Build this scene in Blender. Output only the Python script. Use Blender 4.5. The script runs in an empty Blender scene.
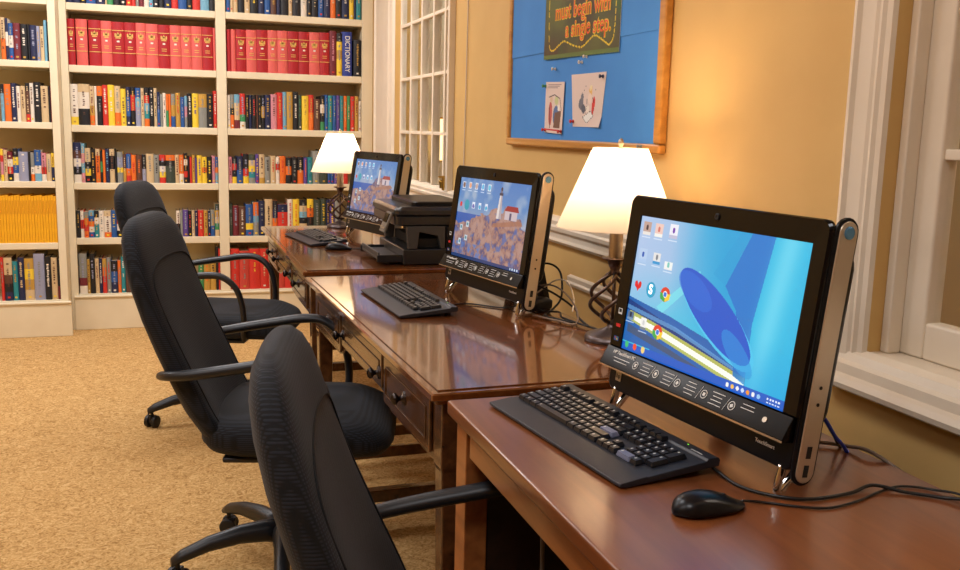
import bpy, bmesh, math, random
import numpy as np
from mathutils import Vector, Matrix
random.seed(7)
PI=math.pi
SC=bpy.context.scene
COL=SC.collection
R=math.radians

# ------------------------------------------------------------ materials
def lin(c):
    return tuple(((v/255)/12.92 if v/255<=.04045 else ((v/255+.055)/1.055)**2.4) for v in c)
def nmat(name,rgb,rough=.5,metal=0.,spec=.5,coat=0.,coatr=.1):
    m=bpy.data.materials.new(name); m.use_nodes=True
    b=m.node_tree.nodes['Principled BSDF']
    b.inputs['Base Color'].default_value=(*lin(rgb),1)
    b.inputs['Roughness'].default_value=rough; b.inputs['Metallic'].default_value=metal
    b.inputs['Specular IOR Level'].default_value=spec
    b.inputs['Coat Weight'].default_value=coat; b.inputs['Coat Roughness'].default_value=coatr
    return m
def nd(m,t,**k):
    n=m.node_tree.nodes.new(t)
    for a,v in k.items():
        if a in n.inputs: n.inputs[a].default_value=v
        else: setattr(n,a,v)
    return n
def lk(m,a,b): m.node_tree.links.new(a,b)
def bsdf(m): return m.node_tree.nodes['Principled BSDF']
def coords(m,scale=(1,1,1)):
    tc=nd(m,'ShaderNodeTexCoord'); mp=nd(m,'ShaderNodeMapping'); mp.inputs['Scale'].default_value=scale
    lk(m,tc.outputs['Object'],mp.inputs['Vector']); return mp.outputs['Vector']
def ramp(m,fac,stops):
    r=nd(m,'ShaderNodeValToRGB'); e=r.color_ramp.elements
    while len(e)<len(stops): e.new(.5)
    for x,(p,c) in zip(e,stops): x.position=p; x.color=(*lin(c),1)
    lk(m,fac,r.inputs['Fac']); return r.outputs['Color']
def bump(m,h,strength=.2,dist=.002):
    b=nd(m,'ShaderNodeBump'); b.inputs['Strength'].default_value=strength; b.inputs['Distance'].default_value=dist
    lk(m,h,b.inputs['Height']); lk(m,b.outputs['Normal'],bsdf(m).inputs['Normal'])
def noisy(name,rgb,rgb2,scale=8,rough=.6,bs=0.,sc=(1,1,1),detail=4,**k):
    m=nmat(name,rgb,rough,**k); n=nd(m,'ShaderNodeTexNoise'); n.inputs['Scale'].default_value=scale; n.inputs['Detail'].default_value=detail
    lk(m,coords(m,sc),n.inputs['Vector'])
    lk(m,ramp(m,n.outputs['Fac'],[(.3,rgb),(.7,rgb2)]),bsdf(m).inputs['Base Color'])
    if bs: bump(m,n.outputs['Fac'],bs)
    return m
def emis(name,rgb,st):
    m=nmat(name,rgb,.5); b=bsdf(m); b.inputs['Emission Color'].default_value=(*lin(rgb),1); b.inputs['Emission Strength'].default_value=st
    return m
def wood(name,c1,c2,c3,rough,coat,coatr,axis=(14,1.2,14)):
    m=nmat(name,c2,rough,coat=coat,coatr=coatr)
    n=nd(m,'ShaderNodeTexNoise'); n.inputs['Scale'].default_value=2.2; n.inputs['Detail'].default_value=7; n.inputs['Distortion'].default_value=.5
    lk(m,coords(m,axis),n.inputs['Vector'])
    lk(m,ramp(m,n.outputs['Fac'],[(.28,c1),(.5,c2),(.75,c3)]),bsdf(m).inputs['Base Color'])
    bump(m,n.outputs['Fac'],.06,.001)
    return m

M={}
M['wall']=noisy('painted_wall',(219,180,112),(214,174,106),6,.7,.03)
M['white_trim']=noisy('cream_trim_paint',(236,222,200),(230,215,192),10,.42)
M['shelf_paint']=noisy('bookcase_paint',(230,216,184),(224,209,176),8,.45)
M['shelf_back']=noisy('bookcase_back_paint',(216,196,152),(210,190,146),8,.6)
M['ceiling']=nmat('ceiling_paint',(238,232,220),.8)
M['far_wall']=noisy('passage_wall',(205,190,160),(198,183,150),4,.7)
# carpet with a swirled loop pattern
m=nmat('carpet',(196,158,104),.95,spec=.1); M['carpet']=m
v=coords(m)
n1=nd(m,'ShaderNodeTexNoise'); n1.inputs['Scale'].default_value=34; n1.inputs['Detail'].default_value=2; n1.inputs['Distortion'].default_value=2.4; lk(m,v,n1.inputs['Vector'])
n2=nd(m,'ShaderNodeTexNoise'); n2.inputs['Scale'].default_value=160; n2.inputs['Detail'].default_value=3; lk(m,v,n2.inputs['Vector'])
mx=nd(m,'ShaderNodeMix',data_type='FLOAT'); mx.inputs['Factor'].default_value=.42
lk(m,n1.outputs['Fac'],mx.inputs[2]); lk(m,n2.outputs['Fac'],mx.inputs[3])
lk(m,ramp(m,mx.outputs[0],[(.36,(150,112,64)),(.5,(192,152,96)),(.64,(212,176,122))]),bsdf(m).inputs['Base Color'])
bump(m,mx.outputs[0],.5,.005)
# dark desk wood, glossy varnish
M['walnut']=wood('walnut_varnish',(56,34,18),(80,49,26),(102,64,35),.26,.6,.08)
M['walnut_top']=wood('walnut_polished_top',(84,44,18),(108,58,24),(124,70,32),.2,1.,.06)
M['cherry']=wood('cherry_desk_wood',(106,58,28),(122,68,34),(138,80,42),.3,.4,.16)
M['cherry_side']=wood('cherry_desk_edge',(132,74,34),(158,94,46),(176,108,56),.36,.3,.2)
# chair fabric: fine knit grid
def fabric(name,c1,c2):
    m=nmat(name,c1,.8,spec=.3); v=coords(m,(1,1,1))
    b=bsdf(m); b.inputs['Sheen Weight'].default_value=.06; b.inputs['Sheen Roughness'].default_value=.5
    w=[]
    for d in ('Y','Z'):
        wv=nd(m,'ShaderNodeTexWave',bands_direction=d); wv.inputs['Scale'].default_value=60; wv.inputs['Distortion'].default_value=.4; lk(m,v,wv.inputs['Vector']); w.append(wv)
    a=nd(m,'ShaderNodeMath',operation='MULTIPLY'); lk(m,w[0].outputs['Fac'],a.inputs[0]); lk(m,w[1].outputs['Fac'],a.inputs[1])
    lk(m,ramp(m,a.outputs[0],[(0.05,c1),(.6,c2)]),b.inputs['Base Color']); bump(m,a.outputs[0],.22,.0015)
    return m
M['fabric']=fabric('black_knit_fabric',(10,11,14),(30,34,43))
M['black_plastic']=noisy('black_plastic',(18,20,25),(23,25,30),60,.42,.02)
M['caster']=nmat('caster_rubber',(18,18,20),.5)
M['gloss_black']=nmat('piano_black',(4,5,9),.1,spec=.2,coat=.08,coatr=.04)
M['satin_black']=nmat('satin_black',(7,8,14),.32,spec=.3)
M['strip']=nmat('speaker_strip_black',(8,7,8),.25,spec=.2)
M['silver']=nmat('brushed_aluminium',(196,184,166),.32,.75)
M['chrome']=nmat('chrome',(215,215,215),.12,1.)
M['champagne']=nmat('champagne_line',(205,180,148),.25,.7)
M['key']=nmat('keycap_black',(22,23,28),.3)
M['key_grey']=nmat('keycap_grey',(112,116,138),.4)
M['kb_body']=nmat('keyboard_body',(32,34,42),.45)
M['key_print']=nmat('key_print',(210,210,205),.5)
M['bronze']=nmat('dark_bronze',(84,68,60),.28,.8)
M['bronze_base']=nmat('pewter_base',(96,86,86),.3,.7)
M['nickel']=nmat('brushed_nickel',(176,160,140),.3,.8)
M['oak']=wood('oak_frame',(176,116,44),(200,138,58),(216,158,78),.4,.2,.2)
M['blue_paper']=noisy('blue_backing_paper',(60,134,212),(66,142,220),5,.7)
M['cable_black']=nmat('cable_black',(14,14,16),.4)
M['cable_grey']=nmat('cable_grey',(120,104,92),.5)
M['cable_blue']=nmat('cable_blue',(20,60,210),.4)
M['cable_white']=nmat('cable_white',(214,200,180),.5)
M['printer']=nmat('printer_black',(30,30,32),.28,coat=.3)
M['printer_grey']=nmat('printer_charcoal',(66,62,58),.4)
M['knob']=nmat('knob_pewter',(58,52,50),.2,.85)
M['brass']=nmat('brass',(190,150,70),.3,.8)
M['white']=nmat('white_print',(225,222,215),.6)
M['red']=nmat('red_print',(205,30,30),.5)
M['dark']=nmat('dark_slot',(6,6,7),.6)
# lamp shade: thin fabric that lets the bulb's light through
m=bpy.data.materials.new('lamp_shade_fabric'); m.use_nodes=True; M['shade']=m
nt=m.node_tree; b=bsdf(m); b.inputs['Base Color'].default_value=(*lin((250,238,215)),1); b.inputs['Roughness'].default_value=.8
tr=nt.nodes.new('ShaderNodeBsdfTranslucent'); tr.inputs['Color'].default_value=(.95,.90,.84,1)
mxs=nt.nodes.new('ShaderNodeMixShader'); mxs.inputs[0].default_value=.6
nt.links.new(b.outputs[0],mxs.inputs[1]); nt.links.new(tr.outputs[0],mxs.inputs[2]); nt.links.new(mxs.outputs[0],nt.nodes['Material Output'].inputs['Surface'])
M['bulb']=emis('bulb_glow',(255,220,170),12)
# window glass
m=bpy.data.materials.new('window_glass'); m.use_nodes=True; M['glass']=m
b=bsdf(m); b.inputs['Base Color'].default_value=(.97,.98,.97,1); b.inputs['Roughness'].default_value=.02; b.inputs['Transmission Weight'].default_value=1; b.inputs['IOR'].default_value=1.05
# colour-attribute materials
def vcol(name,em=0.,rough=.6,coat=0.):
    m=nmat(name,(128,128,128),rough,coat=coat,coatr=.04); a=nd(m,'ShaderNodeVertexColor'); a.layer_name='Col'; b=bsdf(m)
    if em:
        b.inputs['Base Color'].default_value=(.01,.01,.012,1); lk(m,a.outputs['Color'],b.inputs['Emission Color']); b.inputs['Emission Strength'].default_value=em
    else: lk(m,a.outputs['Color'],b.inputs['Base Color'])
    return m
M['screen']=vcol('lit_screen',1.05,.15,.25)
M['print']=vcol('printed_paper',0,.6)
M['print_gloss']=vcol('glossy_poster',0,.35)

# ------------------------------------------------------------ mesh helpers
def link(name,me,mats,parent=None,loc=None,rot=None):
    o=bpy.data.objects.new(name,me); COL.objects.link(o)
    if mats is not None:
        for x in (mats if isinstance(mats,(list,tuple)) else [mats]): me.materials.append(x)
    if parent: o.parent=parent
    if loc is not None: o.location=loc
    if rot is not None: o.rotation_euler=rot
    return o
def obj(name,bm,mats,parent=None,smooth=False,bevel=0,loc=None,rot=None,seg=2,mtx=None):
    if mtx is not None: bm.transform(mtx)
    bmesh.ops.recalc_face_normals(bm,faces=bm.faces)
    me=bpy.data.meshes.new(name); bm.to_mesh(me); bm.free()
    o=link(name,me,mats,parent,loc,rot)
    if smooth:
        for p in me.polygons: p.use_smooth=True
    if bevel:
        md=o.modifiers.new('bevel','BEVEL'); md.width=bevel; md.segments=seg; md.limit_method='ANGLE'; md.angle_limit=R(40)
        if not smooth:
            for p in me.polygons: p.use_smooth=True
            w=o.modifiers.new('wn','WEIGHTED_NORMAL'); w.keep_sharp=False
    return o
def BM(): return bmesh.new()
def box(bm,x0,x1,y0,y1,z0,z1,mi=0,mtx=None):
    vs=[bm.verts.new((x,y,z)) for z in (z0,z1) for y in (y0,y1) for x in (x0,x1)]
    if mtx is not None:
        for v in vs: v.co=mtx@v.co
    for f in ((0,2,3,1),(4,5,7,6),(0,1,5,4),(2,6,7,3),(0,4,6,2),(1,3,7,5)):
        bm.faces.new([vs[i] for i in f]).material_index=mi
    return vs
def cr(pts,n=6):
    pts=[Vector(p) for p in pts]; out=[]
    P=[pts[0]*2-pts[1]]+pts+[pts[-1]*2-pts[-2]]
    for i in range(1,len(P)-2):
        a,b,c,d=P[i-1:i+3]
        for k in range(n):
            t=k/n; out.append(.5*((2*b)+(c-a)*t+(2*a-5*b+4*c-d)*t*t+(3*b-a-3*c+d)*t**3))
    out.append(pts[-1]); return out
def tube(bm,pts,r,seg=8,flat=1.,up=Vector((0,0,1)),mi=0,cap=True):
    n=len(pts); rs=r if isinstance(r,(list,tuple)) else [r]*n
    rings=[]; prev=None
    for i,p in enumerate(pts):
        t=(pts[min(i+1,n-1)]-pts[max(i-1,0)]).normalized()
        a=up if prev is None else prev
        s=t.cross(a)
        if s.length<1e-4: s=t.cross(Vector((1,0,0)))
        s.normalize(); u=s.cross(t).normalized(); prev=u
        rings.append([bm.verts.new(p+s*math.cos(2*PI*k/seg)*rs[i]+u*math.sin(2*PI*k/seg)*rs[i]*flat) for k in range(seg)])
    for a,b in zip(rings,rings[1:]):
        for k in range(seg):
            f=bm.faces.new((a[k],a[(k+1)%seg],b[(k+1)%seg],b[k])); f.material_index=mi; f.smooth=True
    if cap:
        for rg in (rings[0][::-1],rings[-1]):
            bm.faces.new(rg).material_index=mi
def lathe(bm,prof,seg=24,c=(0,0,0),mi=0,close=False):
    rings=[]
    for r,z in prof:
        rings.append([bm.verts.new((c[0]+max(r,1e-4)*math.cos(2*PI*k/seg),c[1]+max(r,1e-4)*math.sin(2*PI*k/seg),c[2]+z)) for k in range(seg)])
    for a,b in zip(rings,rings[1:]):
        for k in range(seg):
            f=bm.faces.new((a[k],a[(k+1)%seg],b[(k+1)%seg],b[k])); f.material_index=mi
    if close:
        bm.faces.new(rings[0][::-1]); bm.faces.new(rings[-1])
def prism(bm,poly,z0,z1,mi=0,mtx=None):
    lo=[bm.verts.new((x,y,z0)) for x,y in poly]; hi=[bm.verts.new((x,y,z1)) for x,y in poly]
    if mtx is not None:
        for v in lo+hi: v.co=mtx@v.co
    n=len(poly)
    bm.faces.new(lo[::-1]).material_index=mi; bm.faces.new(hi).material_index=mi
    for k in range(n): bm.faces.new((lo[k],lo[(k+1)%n],hi[(k+1)%n],hi[k])).material_index=mi
def rrect(x0,x1,y0,y1,r,n=5):
    out=[]
    for cx,cy,a in ((x1-r,y1-r,0),(x0+r,y1-r,90),(x0+r,y0+r,180),(x1-r,y0+r,270)):
        for k in range(n+1):
            t=R(a+90*k/n); out.append((cx+r*math.cos(t),cy+r*math.sin(t)))
    return out
def loft(bm,rings,mi=0,cap=True):
    rr=[[bm.verts.new(p) for p in ring] for ring in rings]
    n=len(rr[0])
    for a,b in zip(rr,rr[1:]):
        for k in range(n):
            f=bm.faces.new((a[k],a[(k+1)%n],b[(k+1)%n],b[k])); f.material_index=mi
    if cap: bm.faces.new(rr[0][::-1]); bm.faces.new(rr[-1])
def thing(name,label,cat,loc=(0,0,0),rz=0,group=None):
    o=bpy.data.objects.new(name,None); COL.objects.link(o); o.empty_display_size=.1
    o.location=loc; o.rotation_euler=(0,0,rz); o['label']=label; o['category']=cat
    if group: o['group']=group
    return o
def tag(o,label,cat,group=None):
    o['label']=label; o['category']=cat
    if group: o['group']=group
    return o
def struct(o):
    o['kind']='structure'; return o
def copytree(o,parent=None):
    c=o.copy(); COL.objects.link(c)
    if parent is not None: c.parent=parent
    for ch in list(o.children): copytree(ch,c)
    return c
def text(name,s,size,mat,parent,mtx,ext=.0003,align='CENTER',bold=0.,sx=1.,sp=1.):
    cu=bpy.data.curves.new(name,'FONT'); cu.body=s; cu.size=size; cu.extrude=ext; cu.align_x=align; cu.align_y='CENTER'; cu.offset=bold; cu.space_character=sp
    t=bpy.data.objects.new(name+'_c',cu); COL.objects.link(t)
    bpy.context.view_layer.update()
    me=bpy.data.meshes.new_from_object(t.evaluated_get(bpy.context.evaluated_depsgraph_get()))
    bpy.data.objects.remove(t); bpy.data.curves.remove(cu)
    me.transform(mtx@Matrix.Diagonal((sx,1,1,1)))
    me.materials.clear()
    return link(name,me,mat,parent)

# ------------------------------------------------------------ small raster canvas -> coloured grid mesh (flat printed / displayed things)
class Canvas:
    def __init__(s,w,h,bg=(255,255,255)):
        s.w,s.h=w,h; s.a=np.ones((h,w,3))*np.array(bg,float)
        s.X,s.Y=np.meshgrid((np.arange(w)+.5)/w,(np.arange(h)+.5)/h)   # y down, 0..1
        s.asp=w/h
    def put(s,mask,c,al=1.):
        m=(mask.astype(float) if mask.dtype==bool else np.clip(mask,0,1))[...,None]*al
        c=np.array(c,float); s.a=s.a*(1-m)+c*m
    def rect(s,x0,y0,x1,y1,c,al=1.): s.put((s.X>=x0)&(s.X<x1)&(s.Y>=y0)&(s.Y<y1),c,al)
    def ell(s,cx,cy,rx,ry,c,ang=0,al=1.):
        dx=(s.X-cx)*s.asp; dy=s.Y-cy; ca,sa=math.cos(R(ang)),math.sin(R(ang))
        u=dx*ca+dy*sa; v=-dx*sa+dy*ca; s.put((u/rx)**2+(v/ry)**2<1,c,al)
    def poly(s,pts,c,al=1.):
        ins=np.zeros(s.X.shape,bool); n=len(pts)
        for i in range(n):
            x0,y0=pts[i]; x1,y1=pts[(i+1)%n]
            if y0==y1: continue
            cnd=((y0>s.Y)!=(y1>s.Y))&(s.X<(x1-x0)*(s.Y-y0)/(y1-y0)+x0); ins^=cnd
        s.put(ins,c,al)
    def line(s,pts,w,c,al=1.):
        for (x0,y0),(x1,y1) in zip(pts,pts[1:]):
            ax,bx=x0*s.asp,x1*s.asp; L=(bx-ax)**2+(y1-y0)**2+1e-9
            t=np.clip(((s.X*s.asp-ax)*(bx-ax)+(s.Y-y0)*(y1-y0))/L,0,1)
            d=np.hypot(s.X*s.asp-ax-t*(bx-ax),s.Y-y0-t*(y1-y0)); s.put(d<w/2,c,al)
    def noise(s,n,seed):
        rg=np.random.RandomState(seed); out=np.zeros_like(s.X); amp=1.; tot=0
        for o in range(3):
            k=n*2**o; g=rg.rand(k+2,int(k*s.asp)+3); fx=s.X*(g.shape[1]-2); fy=s.Y*k
            ix=fx.astype(int); iy=fy.astype(int); tx=fx-ix; ty=fy-iy
            tx=tx*tx*(3-2*tx); ty=ty*ty*(3-2*ty)
            v=(g[iy,ix]*(1-tx)+g[iy,ix+1]*tx)*(1-ty)+(g[iy+1,ix]*(1-tx)+g[iy+1,ix+1]*tx)*ty
            out+=v*amp; tot+=amp; amp*=.6
        return out/tot
    def mesh(s,name,W,H,mtx,mat,parent,warp=None):
        # plane centred on local origin, x right, y up
        w,h=s.w,s.h
        gx,gy=np.meshgrid((np.arange(w+1)/w-.5)*W,(.5-np.arange(h+1)/h)*H)
        co=np.stack([gx,gy,np.zeros_like(gx)],-1).reshape(-1,3)
        if warp is not None: co=warp(co)
        Mx=np.array(mtx); co=co@Mx[:3,:3].T+Mx[:3,3]
        idx=np.arange((w+1)*(h+1)).reshape(h+1,w+1)
        q=np.stack([idx[1:,:-1],idx[1:,1:],idx[:-1,1:],idx[:-1,:-1]],-1).reshape(-1,4)
        me=bpy.data.meshes.new(name); me.vertices.add(len(co)); me.vertices.foreach_set('co',co.ravel())
        me.loops.add(q.size); me.loops.foreach_set('vertex_index',q.ravel().astype(np.int32))
        me.polygons.add(len(q)); me.polygons.foreach_set('loop_start',(np.arange(len(q))*4).astype(np.int32))
        me.update(calc_edges=True)
        c=s.a.reshape(-1,3)/255; c=np.where(c<=.04045,c/12.92,((c+.055)/1.055)**2.4)
        cc=np.ones((len(q)*4,4),np.float32); cc[:,:3]=np.repeat(c,4,0)
        at=me.color_attributes.new('Col','FLOAT_COLOR','CORNER'); at.data.foreach_set('color',cc.ravel())
        return link(name,me,mat,parent)

# ------------------------------------------------------------ room shell
XW=1.27
def sbox(name,mat,*bs,bevel=0):
    bm=BM()
    for b in bs: box(bm,*b)
    return struct(obj(name,bm,mat,bevel=bevel))
sbox('floor',M['carpet'],(-3,2.9,-2.6,6.6,-.05,0))
sbox('ceiling',M['ceiling'],(-3,2.9,-2.6,6.6,2.7,2.75))
sbox('wall_back',M['wall'],(-3,2.9,6.46,6.6,0,2.7))
sbox('wall_left',M['wall'],(-3.1,-3,-2.6,6.6,0,2.7))
sbox('wall_front',M['wall'],(-3,2.9,-2.7,-2.6,0,2.7))
FW=(4.40,5.53,.95,2.30); NW=(-.05,1.445,.855,2.30)
T=.16
sbox('wall_right',M['wall'],
 (XW,XW+T,FW[1],6.46,0,2.7),(XW,XW+T,FW[0],FW[1],0,FW[2]),(XW,XW+T,FW[0],FW[1],FW[3],2.7),
 (XW,XW+T,NW[1],FW[0],0,2.7),(XW,XW+T,NW[0],NW[1],0,NW[2]),(XW,XW+T,NW[0],NW[1],NW[3],2.7),(XW,XW+T,-2.6,NW[0],0,2.7))
sbox('wall_passage',M['far_wall'],(2.8,2.9,-2.6,6.46,0,2.7))
# moulded strip helper: profile (depth, height) swept between two points
def sweep(bm,prof,a,b,out,upv):
    a=Vector(a); b=Vector(b); out=Vector(out); upv=Vector(upv)
    loft(bm,[[p+out*d+upv*h for d,h in prof] for p in (a,b)])
CAS=[(0,0),(.028,0),(.030,.010),(.022,.016),(.020,.05),(.016,.056),(.018,.064),(.012,.07),(.010,.082),(0,.085)]
# near window ------------------------------------------------
def window_near():
    y1=NW[1]; y0=NW[0]; z0=NW[2]; z1=NW[3]
    bm=BM()
    sweep(bm,CAS,(XW,y1+.085,z0-.02),(XW,y1+.085,z1+.1),(-1,0,0),(0,-1,0))
    sweep(bm,CAS,(XW,y0-.085,z0-.02),(XW,y0-.085,z1+.1),(-1,0,0),(0,1,0))
    sweep(bm,CAS,(XW,y0-.085,z1+.085),(XW,y1+.085,z1+.085),(-1,0,0),(0,0,-1))
    root=struct(obj('window_1',bm,M['white_trim']))
    bm=BM()
    st=[(0,0),(.040,0),(.050,.006),(.052,.016),(.044,.026),(.036,.032),(.034,.050),(.024,.056),(.018,.07),(0,.078)]
    sweep(bm,st,(XW,y0-.10,.798),(XW,y1+.10,.798),(-1,0,0),(0,0,1))
    box(bm,XW,XW+.115,y0+.001,y1-.001,.855,.874)
    struct(obj('window_stool',bm,M['white_trim'],root))
    bm=BM()   # inner stop and sash
    for a,b in ((y1-.022,y1-.001),(y0+.001,y0+.022)):
        box(bm,XW+.028,XW+.060,a,b,.874,z1)
    struct(obj('window_stop',bm,M['white_trim'],root,bevel=.004))
    bm=BM()
    xa,xb=XW+.060,XW+.100
    box(bm,xa,xb,y1-.075,y1-.001,.874,z1); box(bm,xa,xb,y0+.001,y0+.075,.874,z1)
    box(bm,xa,xb,y0+.075,y1-.075,.874,.945); box(bm,xa,xb,y0+.075,y1-.075,z1-.06,z1)
    struct(obj('window_sash',bm,M['white_trim'],root,bevel=.006))
    bm=BM()
    for z in (1.256,1.57,1.88): box(bm,xa+.006,xb-.006,y0+.075,y1-.075,z-.010,z+.010)
    for k in range(1,4):
        y=y1-.075-k*.336; box(bm,xa+.006,xb-.006,y-.010,y+.010,.945,z1-.06)
    struct(obj('window_muntin',bm,M['white_trim'],root,bevel=.003))
    bm=BM(); box(bm,xa+.019,xa+.021,y0+.07,y1-.07,.94,z1-.055); struct(obj('window_pane',bm,M['glass'],root))
window_near()
def window_far():
    y0,y1,z0,z1=FW
    bm=BM()
    sweep(bm,CAS,(XW,y0-.11,z0-.02),(XW,y0-.11,z1+.1),(-1,0,0),(0,1,0))
    wide=[(0,0),(.028,0),(.030,.02),(.020,.03),(.020,.25),(.026,.27),(.026,.40),(.020,.42),(.016,.47),(0,.48)]
    sweep(bm,wide,(XW,y1+.48,z0-.02),(XW,y1+.48,2.5),(-1,0,0),(0,-1,0))
    sweep(bm,CAS,(XW,y0-.085,z1+.085),(XW,y1+.01,z1+.085),(-1,0,0),(0,0,-1))
    root=struct(obj('window_2',bm,M['white_trim']))
    bm=BM(); xa,xb=XW+.03,XW+.065
    box(bm,xa,xb,y0+.001,y0+.03,z0,z1); box(bm,xa,xb,y1-.03,y1-.001,z0,z1); box(bm,xa,xb,y0+.03,y1-.03,z0,z0+.04); box(bm,xa,xb,y0+.03,y1-.03,z1-.04,z1)
    struct(obj('window_sash',bm,M['white_trim'],root,bevel=.004))
    bm=BM()
    for y in (5.255,5.016,4.776,4.56): box(bm,xa-.004,xb+.004,y-.012,y+.012,z0+.04,z1-.04)
    for z in (1.256,1.557,1.859,2.16): box(bm,xa,xb,y0+.03,y1-.03,z-.009,z+.009)
    struct(obj('window_muntin',bm,M['white_trim'],root,bevel=.003))
    bm=BM(); box(bm,xa+.016,xa+.018,y0+.03,y1-.03,z0+.04,z1-.04); struct(obj('window_pane',bm,M['glass'],root))
    bm=BM(); lathe(bm,[(.008,0),(.008,.02),(.011,.024),(.011,.034),(.004,.04)],12,(XW-.045,4.33,1.0)); box(bm,XW-.040,XW-.030,4.318,4.342,.99,1.06); box(bm,XW-.060,XW-.03,4.322,4.334,1.05,1.058)
    struct(obj('window_latch',bm,M['brass'],root,bevel=.002))
window_far()
# chair rail and stool running along the wall, with a short lower moulding
RAIL=[(0,0),(.018,0),(.026,.010),(.022,.020),(.022,.036),(.034,.046),(.036,.058),(.028,.064),(.030,.078),(.020,.088),(0,.092)]
bm=BM(); sweep(bm,RAIL,(XW,1.66,.902),(XW,5.53,.902),(-1,0,0),(0,0,1)); struct(obj('trim_1',bm,M['white_trim']))
LOW=[(0,0),(.012,0),(.016,.010),(.010,.016),(.012,.030),(0,.036)]
bm=BM(); sweep(bm,LOW,(XW,1.70,.772),(XW,2.87,.772),(-1,0,0),(0,0,1)); struct(obj('trim_2',bm,M['white_trim']))
bm=BM(); sweep(bm,[(0,0),(.014,0),(.014,.09),(.006,.11),(0,.11)],(XW,-2.6,0),(XW,6.0,0),(-1,0,0),(0,0,1)); struct(obj('baseboard_right',bm,M['white_trim']))

# ------------------------------------------------------------ bookcases
SH_R=[.222,.57,.906,1.251,1.602,1.96,2.32]; SH_L=[.22,.561,.922,1.262,1.608,1.96,2.32]
def bookcase(name,label,x0,x1,yf,shelves,th,bays,base_y,bo):
    # bays: list of (xa,xb) openings
    root=thing(name,label,'bookcase',((x0+x1)/2,yf,0)); ox=(x0+x1)/2
    def P(nm,mat,*bs,bv=.003):
        bm=BM()
        for b in bs: box(bm,b[0]-ox,b[1]-ox,b[2]-yf,b[3]-yf,b[4],b[5])
        return obj(nm,bm,mat,root,bevel=bv)
    yb=6.44
    P('back_panel',M['shelf_back'],(x0,x1,yb-.015,yb,0,2.5),bv=0)
    ed=[x0]+[v for b in bays for v in b]+[x1]
    for i in range(0,len(ed),2):
        P('upright',M['shelf_paint'],(ed[i],ed[i+1],yf,yb-.016,.0 if i else 0,2.5))
    for (xa,xb) in bays:
        for z in shelves:
            P('shelf',M['shelf_paint'],(xa+.0005,xb-.0005,yf+.003,yb-.016,z-th,z))
    P('base',M['shelf_paint'],(x0+bo[0],x1+bo[1],base_y,yf-.0005,0,shelves[0]-.024),bv=.004)
    P('base_moulding',M['shelf_paint'],(x0+bo[0],x1+bo[1],base_y-.008,yf-.0005,shelves[0]-.024,shelves[0]-.006),bv=.006)
    P('cornice',M['shelf_paint'],(x0,x1,yf-.03,yb,2.5,2.6),bv=.01)
    return root
BR=bookcase('bookcase','wide cream bookcase with two bays, the one holding the thick red volumes',-.602,1.268,6.16,SH_R,.042,[(-.56,.285),(.345,1.197)],6.145,(.017,0))
BL=bookcase('bookcase','cream bookcase section at far left, holding the row of yellow magazines',-1.75,-.603,6.0,SH_L,.038,[(-1.70,-.645)],5.985,(0,.017))

PAL={'k':(24,24,28),'n':(28,36,72),'b':(36,84,148),'s':(112,166,190),'t':(40,134,140),'g':(60,140,84),'d':(58,68,56),'y':(236,200,56),'o':(226,110,36),'r':(204,48,38),'m':(112,34,44),
 'w':(226,214,196),'c':(208,180,136),'a':(138,138,130),'p':(92,68,140),'i':(206,134,144),'u':(92,58,44),'l':(148,150,172),'e':(190,146,62),'v':(168,20,30),'V':(214,92,84),'R':(196,66,54),'D':(40,58,140)}
NM={'k':'black','n':'navy','b':'blue','s':'light blue','t':'teal','g':'green','d':'dark green','y':'yellow','o':'orange','r':'red','m':'maroon','w':'off-white','c':'tan','a':'grey','p':'purple','i':'pink','u':'brown','l':'grey-blue','e':'ochre','v':'deep red','V':'faded red','R':'faded red','D':'blue'}
BM_MAT={c:nmat('book_'+NM[c].replace(' ','_').replace('-','_')+'_cover',v,.5) for c,v in PAL.items()}
M['pages']=noisy('book_pages',(214,196,160),(190,168,128),40,.8)
M['gilt']=nmat('gilt',(222,178,96),.4,.2)
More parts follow.
